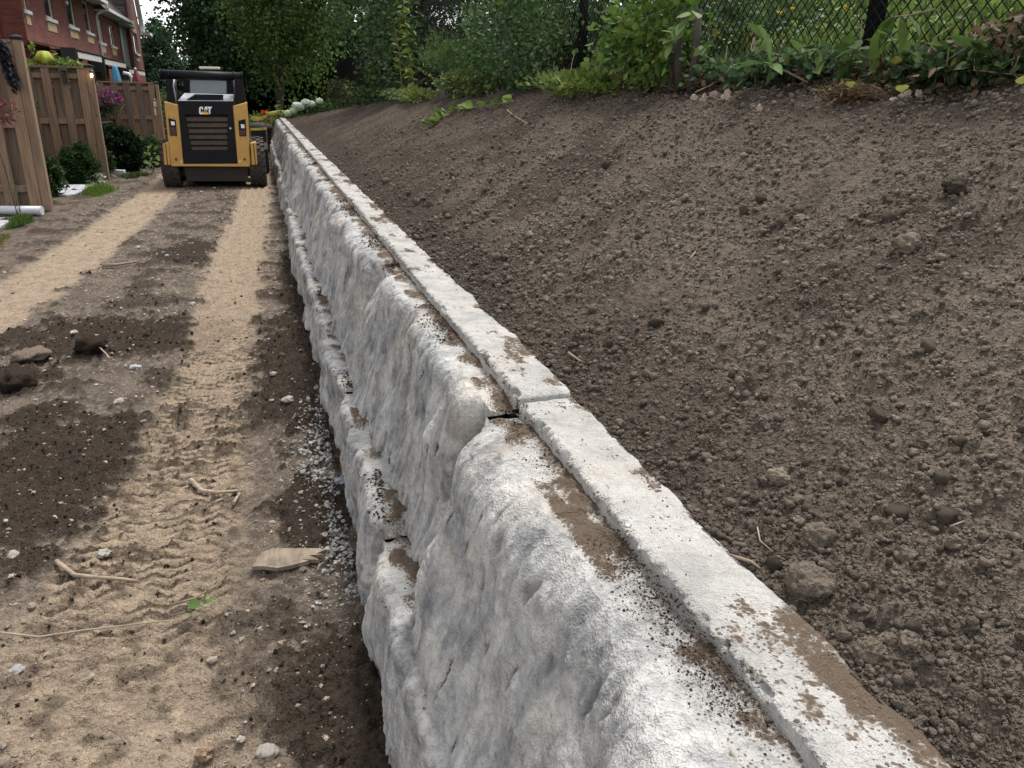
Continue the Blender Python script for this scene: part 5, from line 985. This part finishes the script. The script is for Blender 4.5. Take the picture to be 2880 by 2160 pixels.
# black frayed cloth and red maple at the left edge
rng = np.random.default_rng(95); n = 900; tt = rng.uniform(0, 1, n)
u = 10+190*tt**1.6+rng.normal(0, 24, n)*(1-.3*tt); v = 590+520*tt+rng.normal(0, 40, n)
P = np.array([zf(a, b_, 12.86+rng.uniform(-.05, .05)) for a, b_ in zip(u, v)])
V, F, K = leafmesh(P, rng.normal(0, .5, (n, 3))+np.array([.5, 0, -1.1]), rng.uniform(.05, .13, n), np.tile([.022, .023, .028], (n, 1))*rng.uniform(.6, 1.8, (n, 1)), rng, NARROW, width=1.6)
tag(npobj('feather_boa', V, F, MT['leaf'], K, smooth=False), 'black frayed feathery cloth hung on the nearest fence panel', 'cloth')
c0 = zf(-20, 1480, 12.3); bush('japanese_maple', 'dark red leaved maple in front of the nearest fence panel', 'shrub', (c0[0], 12.3, c0[2]-.02), (.17, .2, .17), 420, .06, (.09, .025, .025), (.22, .075, .065), 96, 40, shape=NARROW, base=(c0[0], 12.3, 0), yel=0, width=1.6)

# ------------------------------------------------------------------ garden edge
def lb_(u, v): return LZ(u, v)
BXA, BXB = (.020, .046, .014), (.06, .11, .03)
def gbush(name, label, cat, u0, u1, vb, vt, yb, ca, cb, seed, nl=6000, S=.042, **kw):
    p0 = AY(u0*460/1734, 280+vb*440/1659, yb, 1.0); p1 = AY(u1*460/1734, 280+vb*440/1659, yb, 1.0); zt = AY((u0+u1)/2*460/1734, 280+vt*440/1659, yb, 1.0)[2]
    cx = (p0[0]+p1[0])/2; rx = (p1[0]-p0[0])/2; return bush(name, label, cat, (cx, yb, zt*.5), (rx, rx*kw.pop('dy', .9), zt*.52), nl, S, ca, cb, seed, base=(cx, yb, 0), shape=kw.pop('shape', LEAF4), shell=kw.pop('shell', .7), cr=kw.pop('cr', .16), nc=kw.pop('nc', 90), **kw)
gbush('boxwood_shrub', 'boxwood shrub tucked behind the nearest fence post', 'shrub', 400, 690, 1045, 600, 15.0, BXA, BXB, 101)
gbush('boxwood_shrub', 'round boxwood shrub in front of the second fence panel', 'shrub', 690, 1075, 860, 495, 17.9-.75, BXA, BXB, 102, nl=9000)
gbush('boxwood_shrub', 'boxwood shrub half hidden behind the round boxwood', 'shrub', 960, 1210, 830, 510, 18.3, BXA, (.045, .085, .026), 103)
gbush('yew_hedge', 'large dark clipped yew hedge before the third fence panel', 'hedge', 1030, 1530, 800, 310, 19.6, (.008, .020, .009), (.024, .052, .020), 104, nl=16000, S=.065, nc=170, cr=.12)
gbush('leafy_bush', 'lighter green bush between the yew hedge and the loader', 'bush', 1490, 1760, 800, 430, 20.6, (.022, .05, .015), (.06, .11, .03), 105, nl=5200, S=.05)
hp = LZ(1610, 790); bush('hosta', 'pale leaved hosta at the foot of the lighter green bush', 'plant', (hp[0], 19.2, .30), (.10, .12, .26), 26, .11, (.12, .20, .05), (.26, .34, .14), 106, 14, stems=6, base=(hp[0], 19.2, 0))
bush('climbing_rose', 'leafy green bush behind the loader and the third post', 'bush', (-2.55, 26.5, .8), (.45, .6, .85), 2600, .07, (.035, .075, .025), (.10, .16, .05), 107, 50, base=(-2.55, 26.5, 0))
# yard greenery showing above the second panel
c0 = zf(640, 870, 20.5); bush('garden_vine', 'sunlit vine growing over the top of the second fence panel', 'vine', (c0[0], 20.5, c0[2]-.05), (.62, .3, .16), 1300, .075, (.10, .17, .04), (.26, .34, .10), 108, 30, base=(c0[0], 20.5, 0), shell=.2)
for (u, v, ss) in ((740, 730, 1), (1040, 830, 2), (440, 600, 3)):
    c0 = zf(u, v, 20.4); b0 = zf(u-60, v+240, 20.4)
    sprig('vine_shoot', ['long vine shoot above the lime umbrella', 'vine shoot hanging over the second fence post', 'vine shoot by the nearest fence post'][ss-1], 'vine', [b0, b0*.5+c0*.5+np.array([.03, 0, .05]), c0], .006, [(f, (rng.normal(0, .6), rng.normal(0, .5), rng.normal(0, .4)), .10) for f in np.linspace(.3, 1, 14)], 110+ss, (.13, .2, .05), (.26, .33, .10))
c0 = zf(600, 1370, 18.4); bush('potted_fern', 'green plant glimpsed through a gap in the second fence panel', 'plant', (c0[0], 18.4, c0[2]), (.14, .14, .16), 260, .06, (.06, .13, .04), (.12, .22, .06), 115, 14, base=(c0[0], 18.4, 0))
# pavers, pipes, grass
def slab(label, uvs, h=.022):
    m = MB(); m.prism([(p[0], p[1], -.02) for p in (LZ(*q) for q in uvs)], (0, 0, .02+h)); tag(m.build('paving_slab', MT['paver'], None, bevel=.004), label, 'paver')
slab('pale paving slab in front of the nearest boxwood', ((690, 915), (838, 912), (700, 1000), (600, 1000), (560, 960)))
slab('grey paving slab touching the grass patch', ((845, 912), (1000, 916), (800, 1012), (702, 1026), (640, 1026), (706, 1002)))
slab('paving slab beneath the round boxwood', ((660, 812), (850, 812), (835, 858), (700, 905), (640, 880)))
slab('paving slab at the left edge by the white pipe', ((-260, 1262), (162, 1268), (130, 1300), (-30, 1380), (-300, 1400)))
A_, B_ = LZ(-400, 1228), LZ(458, 1232)
m = MB(); nrm = (B_-A_)/np.linalg.norm(B_-A_); m.tube([A_+np.array([0, 0, .075]), B_+np.array([0, 0, .075])], .062, 18); pp = m.build('drain_pipe', MT['pvc'], None, True); tag(pp, 'white plastic pipe lying at the foot of the nearest fence', 'pipe')
q = LZ(375, 1230); m = MB(); m.tube([q+np.array([-.012, 0, .075]), q+np.array([.012, 0, .075])], .0635, 18); m.build('green_band', simple('green_band', (.03, .12, .03), .6), pp, True)
A_, B_ = LZ(615, 795), LZ(1330, 825)
m = MB(); m.box((A_+B_)/2+np.array([0, 0, .10]), (float(np.linalg.norm(B_-A_)), .09, .095), Matrix.Rotation(math.atan2(B_[1]-A_[1], B_[0]-A_[0]), 3, 'Z')); o = m.build('downspout_length', MT['pvc'], None, bevel=.008); tag(o, 'white square downspout lying behind the round boxwood', 'pipe')
dirn = (B_-A_)/np.linalg.norm(B_-A_); m = MB(); m.box(B_+np.array([0, 0, .10])+dirn*.006, (.02, .075, .008), Matrix.Rotation(math.atan2(dirn[1], dirn[0]), 3, 'Z')); m.build('end_ridge', MT['siding'], o)
def grass(label, uvs, n, hgt, seed, ca=(.07, .14, .02), cb=(.17, .26, .045)):
    rng = np.random.default_rng(seed); Q = np.array([LZ(*q) for q in uvs]); w_ = rng.dirichlet(np.ones(len(Q))*.8, n); P = w_@Q; P[:, 2] = ground_z(P[:, 0], P[:, 1])
    V, F, K = leafmesh(P, np.stack([rng.normal(0, .5, n), rng.normal(0, .5, n), np.ones(n)], -1), hgt*rng.uniform(.5, 1.2, n), leafcols(n, rng, ca, cb, .25, .05), rng, NARROW, 1.0, .3, .5)
    tag(npobj('grass_patch', V, F, MT['leaf'], K, smooth=False), label, 'grass', kind='stuff')
grass('bright green grass patch beside the paving slabs', ((820, 1050), (960, 1058), (1130, 1035), (1320, 950), (1180, 920), (1010, 930), (880, 1000)), 2600, .10, 1)
grass('short grass in front of the white pipe', ((10, 1420), (120, 1330), (190, 1260), (400, 1280), (330, 1320), (160, 1370)), 2200, .09, 2, (.04, .085, .018), (.10, .16, .035))
grass('dark grass under the yew hedge', ((1200, 840), (1330, 850), (1570, 825), (1640, 800), (1400, 815)), 1500, .09, 3, (.03, .06, .018), (.08, .12, .03))
grass('yellowed grass tufts at the left edge of the path', ((-60, 1600), (10, 1560), (60, 1480), (140, 1420), (-40, 1480)), 900, .06, 4, (.13, .13, .05), (.25, .22, .10))
grass('weeds at the base of the nearest fence post', ((495, 1110), (520, 1170), (560, 1140), (540, 1100)), 350, .10, 5, (.05, .1, .02), (.14, .2, .05))
c0 = LZ(1035, 890); bush('white_flowered_weed', 'small white flowered weed above the grass patch', 'weed', (c0[0], c0[1], .09), (.15, .12, .08), 120, .06, (.25, .32, .2), (.55, .6, .45), 120, 16, base=(c0[0], c0[1], 0))
c0 = LZ(975, 975); bush('white_flowered_weed', 'tiny pale weed at the edge of the grass patch', 'weed', (c0[0], c0[1], .07), (.08, .08, .06), 50, .05, (.25, .34, .15), (.5, .58, .35), 121, 10, base=(c0[0], c0[1], 0))

# ------------------------------------------------------------------ umbrellas and awnings
def umbrella(label, u, vt, vb, y, w_top, w_bot, mat, seed):
    T = zf(u, vt, y); B_ = zf(u, vb, y); t = empty('garden_umbrella', (T[0], y, 0)); tag(t, label, 'umbrella'); x = T[0]
    m = MB(); zl = B_[2]-.35; n = 16; V = []; F = []
    lev = [(T[2]-.005, .025), (T[2]-.03, w_top*.8), (T[2]*.8+B_[2]*.2, w_top), ((T[2]+B_[2])/2, (w_top+w_bot)/2), (B_[2]+.02, w_bot), (zl, w_bot*.8), (zl-.3, w_bot*.35)]
    if mat == 'lime_canvas': lev = [(T[2], .05), (T[2]-.012, .10), ((T[2]+B_[2])/2, .145), (B_[2]-.02, .20), (B_[2]-.03, .04)]
    for z, r_ in lev:
        for k in range(n): q = 2*math.pi*k/n; rr2 = r_*(1+.22*math.cos(q*5+seed+z*2)); V.append((x+rr2*math.cos(q), y+rr2*math.sin(q), z+(.03*math.sin(q*3+seed) if z < T[2]-.1 else 0)))
    for i in range(len(lev)-1):
        for k in range(n): F.append((i*n+k, i*n+(k+1) % n, (i+1)*n+(k+1) % n, (i+1)*n+k))
    F.append(tuple(range(n))); m.add(V, F); m.build('canopy', MT[mat], t, True)
    m = MB(); m.tube([(x, y, -.05), (x, y, T[2]-.03)], .02, 8); m.build('pole', MT['siding'], t, True)
    if mat == 'redc': m = MB(); m.lathe([(.012, -.03), (.045, .02), (.04, .05), (.004, .07)], (x, y, T[2]), 'z', 10); m.build('finial', MT['cream'], t, True)
    m = MB(); m.lathe([(.25, -.02), (.25, .04), (.06, .08)], (x, y, 0), 'z', 16); m.build('base', MT['pot'], t)
umbrella('closed bright blue umbrella standing before the brick houses', 1545, 880, 1100, 27.0, .07, .115, 'blue', 1)
umbrella('closed dark red umbrella beside the white downspout', 1832, 945, 1110, 29.0, .05, .15, 'redc', 2)
umbrella('lime yellow umbrella showing over the second fence panel', 590, 690, 825, 20.0, .09, .165, 'lime_canvas', 3)
XA, XW = -5.0, -6.5
for i, (u0, v0, u1, v1, ub, vb, lab) in enumerate(((1040, 690, 1365, 775, 960, 665, 'cream awning over the nearest patio with a black end'), (1410, 785, 1695, 868, 1370, 770, 'middle cream awning right of the white downspout'), (1740, 925, 1955, 975, 1695, 905, 'furthest small cream awning above the red umbrella'))):
    A_, B_ = HZ(u0, v0, XA), HZ(u1, v1, XA); ya, yb = A_[1], B_[1]; z1 = (A_[2]+B_[2])/2; t = empty('patio_awning', (XA, ya, z1)); tag(t, lab, 'awning')
    m = MB(); m.add([(XA, ya, z1), (XA, yb, z1), (XW+.02, yb, z1+.30), (XW+.02, ya, z1+.30), (XA, ya, z1+.02), (XA, yb, z1+.02), (XW+.02, yb, z1+.32), (XW+.02, ya, z1+.32)], [(0, 1, 2, 3), (7, 6, 5, 4), (0, 4, 5, 1), (1, 5, 6, 2), (2, 6, 7, 3), (3, 7, 4, 0)]); m.build('canopy', MT['dark'], t)
    m = MB(); n = 60; V = []
    for k in range(n+1):
        yy = ya+(yb-ya)*k/n; V += [(XA+.012+.004*math.sin(k*1.3), yy, z1+.0), (XA+.012+.006*math.sin(k*1.3), yy, z1-.165-.018*abs(math.sin(k*math.pi/3)))]
    m.add(V, [(2*k, 2*k+1, 2*k+3, 2*k+2) for k in range(n)]); m.build('valance', MT['awning'], t)
    m = MB(); m.tube([(XA, ya-.02, z1+.03), (XA, yb+.02, z1+.03)], .035, 8); m.build('front_bar', MT['black'], t, True)
    m = MB(); m.bx(XA-.42, XA-.01, ya-.10, ya-.02, z1-.42, z1+.10); m.build('cassette_end', MT['dark'], t)
    for yy in (ya+.3, yb-.3):
        m = MB(); m.tube([(XW, yy, z1+.1), (XA, yy, z1+.0)], .025, 6); m.build('arm', MT['black'], t)

# ------------------------------------------------------------------ brick townhouses
def hole_wall(parent, x, y0, y1, z0, z1, holes, mat, depth=.22, name='wall'):
    ysx = sorted({y0, y1, *[h[0] for h in holes], *[h[1] for h in holes]}); zs = sorted({z0, z1, *[h[2] for h in holes], *[h[3] for h in holes]}); m = MB(); V = {}; vl = []; F = []
    def vi(x_, a, b_):
        k_ = (round(x_, 4), round(a, 4), round(b_, 4))
        if k_ not in V: V[k_] = len(vl); vl.append(k_)
        return V[k_]
    for i in range(len(ysx)-1):
        for j_ in range(len(zs)-1):
            a, b_, c_, d_ = ysx[i], ysx[i+1], zs[j_], zs[j_+1]
            if any(h[0] <= a+1e-6 and b_ <= h[1]+1e-6 and h[2] <= c_+1e-6 and d_ <= h[3]+1e-6 for h in holes): continue
            F.append((vi(x, a, c_), vi(x, b_, c_), vi(x, b_, d_), vi(x, a, d_)))
    for a, b_, c_, d_ in holes:
        for p, q in (((a, c_), (b_, c_)), ((b_, c_), (b_, d_)), ((b_, d_), (a, d_)), ((a, d_), (a, c_))): F.append((vi(x, *p), vi(x, *q), vi(x-depth, *q), vi(x-depth, *p)))
    m.add(vl, F); return m.build(name, MT[mat], parent)
def window(parent, x, y0, y1, z0, z1, panel=True, arch=False):
    m = MB(); fw = .085; xi = x-.05
    for a in ((y0, y0+fw, z0, z1), (y1-fw, y1, z0, z1), (y0+fw, y1-fw, z0, z0+fw), (y0+fw, y1-fw, z1-fw, z1)): m.bx(xi-.05, xi, *a)
    w_ = m.build('window', MT['cream'], parent)
    m = MB(); m.bx(xi-.035, xi-.025, y0+fw*.8, y1-fw*.8, z0+fw*.8, z1-fw*.8); m.build('pane', MT['pane'], w_)
    m = MB(); m.bx(x-.10, x+.07, y0-.14, y1+.14, z0-.10, z0); m.build('sill', MT['white'], w_)
    if panel: m = MB(); m.bx(x-.02, x+.015, y0-.04, y1+.04, z0-.40, z0-.102); m.build('stone_panel', MT['lime'], w_)
def spout(parent, x, y, z0, z1, kick=True, r=.05):
    m = MB(); pts = [(x, y, z0), (x, y, z1)]
    if kick: pts += [(x+.03, y, z1+.10), (x+.40, y, z1+.30), (x+.46, y, z1+.45)]
    m.tube(pts, r, 8); return m.build('downspout', MT['white'], parent, True)
XB = -6.5; X0 = -7.1
HA = empty('brick_townhouse', (XB, 30, 0)); tag(HA, 'nearest red brick townhouse with small windows above the fences', 'house')
yr = HZ(330, 300)[1]; yj = HZ(1300, 400)[1]; SZ = HZ(470, 180)[2]
wins = []
for (a, b_) in ((350, 412), (632, 745), (920, 1027), (1150, 1217)):
    ya = HZ(a, 250)[1]; yb = HZ(b_, 300)[1]; wins.append((ya, yb, SZ+.0, SZ+(1.5 if b_ < 1200 else 1.05)))
wins[0] = (yr+.35, wins[0][1], wins[0][2], wins[0][3]); wins[3] = (wins[3][0]-.1, wins[3][1]+.15, SZ, SZ+1.2)
hole_wall(HA, XB, yr, yj, 0, 6.3, wins, 'brick')
for w_ in wins: window(HA, XB, *w_)
m = MB(); m.add([(X0, yr, 0), (XB, yr, 0), (XB, yr, 6.3), (X0, yr, 6.3)], [(0, 1, 2, 3)]); m.build('return_wall', MT['brick'], HA)
hole_wall(HA, X0, 10, yr, 0, 6.3, [(12, 13, SZ, SZ+1.5)], 'brick', name='recessed_wall'); window(HA, X0, 12, 13, SZ, SZ+1.5)
P = HZ(60, 60, X0); m = MB(); m.bx(X0-.02, X0+.015, P[1]-1.6, P[1]+.5, P[2]-.12, P[2]+.35); m.build('stone_panel', MT['lime'], HA)
P = HZ(255, 300, X0+.08); spout(HA, X0+.08, P[1], 0, 5.3, False, .055)
m = MB(); m.bx(X0-4, X0, 10, yj, 0, 6.3); m.build('back_mass', MT['brick'], HA)
ez = HZ(1425, 45, -6.0)[2]; ye = HZ(1425, 45, -6.0)[1]
m = MB(); m.bx(XB+.002, -6.0, yr-.3, ye, ez-.06, ez-.02); m.build('soffit', MT['white'], HA)
m = MB(); m.bx(-6.0, -5.89, yr-.3, ye, ez-.06, ez+.08); m.build('gutter', MT['white'], HA)
m = MB(); m.prism([(-6.0, yr-.3, ez-.018), (-10.2, yr-.3, ez+3.6), (-10.2, yr-.3, ez+3.4), (-6.6, yr-.3, ez-.018)], (0, ye-yr+.3, 0)); m.build('roof', MT['shingle'], HA)
spout(HA, XB+.07, HZ(1310, 400)[1], 0, HZ(1300, 230)[2])
HB = empty('brick_townhouse', (XB, 44, 0)); tag(HB, 'middle red brick townhouse with a shingled roof and white gutter', 'house')
ys_ = HZ(1612, 400)[1]; ys2 = HZ(1712, 400)[1]; SB = HZ(1450, 600)[2]; wb = []
for (a, b_) in ((1325, 1412), (1492, 1556)):
    ya = HZ(a, 500)[1]; yb = HZ(b_, 580)[1]; wb.append((ya+.05, yb, SB, SB+.95))
if wb[0][0] < yj+.2: wb[0] = (yj+.2, wb[0][1], wb[0][2], wb[0][3])
hole_wall(HB, XB, yj+.002, ys_, 0, 5.15, wb, 'brick')
for w_ in wb: window(HB, XB, *w_)
e2 = HZ(1770, 310, -6.0); ez2 = e2[2]; ye2 = e2[1]
m = MB(); m.bx(XB+.002, -6.0, yj+.1, ye2, ez2-.06, ez2-.02); m.build('soffit', MT['white'], HB)
m = MB(); m.bx(-6.0, -5.89, ye+.02, ye2, ez2-.06, ez2+.07); m.build('gutter', MT['white'], HB)
m = MB(); m.prism([(-6.0, yj+.1, ez2-.018), (-10.2, yj+.1, ez2+4.4), (-10.2, yj+.1, ez2+4.2), (-6.6, yj+.1, ez2-.018)], (0, ye2-yj+1.0, 0)); m.build('roof', MT['shingle'], HB)
for i in range(26):
    m = MB(); z = 2.2+i*.115; m.prism([(XB-.05, ys_+.01, z), (XB-.02, ys_+.01, z), (XB-.045, ys_+.01, z+.125), (XB-.05, ys_+.01, z+.125)], (0, ys2-ys_-.02, 0)); m.build('siding_board', MT['siding'], HB)
m = MB(); m.bx(XB-.4, XB-.052, ys_, ys2, 0, 5.2); m.build('siding_backing', MT['siding'], HB)
spout(HB, XB+.05, ys_-.05, HZ(1655, 840)[2], HZ(1612, 430)[2]+.2, False)
m = MB(); m.bx(XB-.02, XB+.45, ys_-.1, ys2+.3, HZ(1640, 330)[2]-.06, HZ(1640, 330)[2]+.06); m.build('low_gutter', MT['white'], HB)
HC = empty('brick_townhouse', (XB, 54, 0)); tag(HC, 'furthest brick townhouse with a steep white edged gable and arched window', 'house')
yc1 = HZ(1885, 700)[1]; wy0, wy1 = HZ(1775, 600)[1], HZ(1822, 600)[1]; S7 = HZ(1800, 720)[2]; T7 = HZ(1800, 450)[2]
hole_wall(HC, XB+.15, ys2+.004, yc1, 0, 5.3, [(wy0, wy1, S7, T7)], 'brick', .3); window(HC, XB+.15, wy0, wy1, S7, T7)
m = MB(); n = 10; ym = (wy0+wy1)/2; rw = (wy1-wy0)/2
m.prism([(XB+.152, ym-rw*1.15*math.cos(math.pi*k/n), T7+rw*.9*math.sin(math.pi*k/n)) for k in range(n+1)], (.02, 0, 0)); m.build('arch', MT['lime'], HC)
m = MB(); m.add([(XB+.15, ys2, 0), (XB-.4, ys2, 0), (XB-.4, ys2, 5.3), (XB+.15, ys2, 5.3)], [(0, 1, 2, 3)]); m.build('side_wall', MT['brick'], HC)
yp = (ys2+yc1)/2-.6; zp = 5.3+(yc1+.4-yp)*1.75
m = MB(); m.prism([(XB+.148, ys2, 5.302), (XB+.148, yc1, 5.302), (XB+.148, yp, zp-.4)], (-.2, 0, 0)); m.build('gable_wall', MT['brick'], HC)
m = MB(); m.prism([(XB+.152, yc1+.5, 4.85), (XB+.152, yc1+.5, 5.25), (XB+.152, yp, zp+.25), (XB+.152, yp, zp-.35)], (.25, 0, 0)); m.build('bargeboard', MT['white'], HC)
m = MB(); m.prism([(XB+.10, ys2-.5, 5.0), (XB+.10, ys2-.5, 5.2), (XB+.10, yp-.01, zp+.25), (XB+.10, yp-.01, zp)], (-4, 0, 0)); m.build('roof', MT['shingle'], HC)
m = MB(); m.prism([(XB+.10, yc1+.5, 5.0), (XB+.10, yc1+.5, 5.2), (XB+.10, yp+.01, zp+.2), (XB+.10, yp+.01, zp)], (-4, 0, 0)); m.build('roof', MT['shingle'], HC)
m = MB(); m.bx(XB+.15, XB+.7, yc1+.1, yc1+1.4, 4.75, 4.9); m.build('gutter', MT['white'], HC)
# white bent pipe between the umbrellas
m = MB(); m.tube([zf(1665, 985, 30.5), zf(1740, 1000, 30.5), zf(1785, 1050, 30.5), zf(1790, 1100, 30.5), (zf(1790, 1100, 30.5)[0], 30.5, -.05)], .055, 10); tag(m.build('vent_pipe', MT['white'], None, True), 'white bent pipe between the blue and red umbrellas', 'pipe')
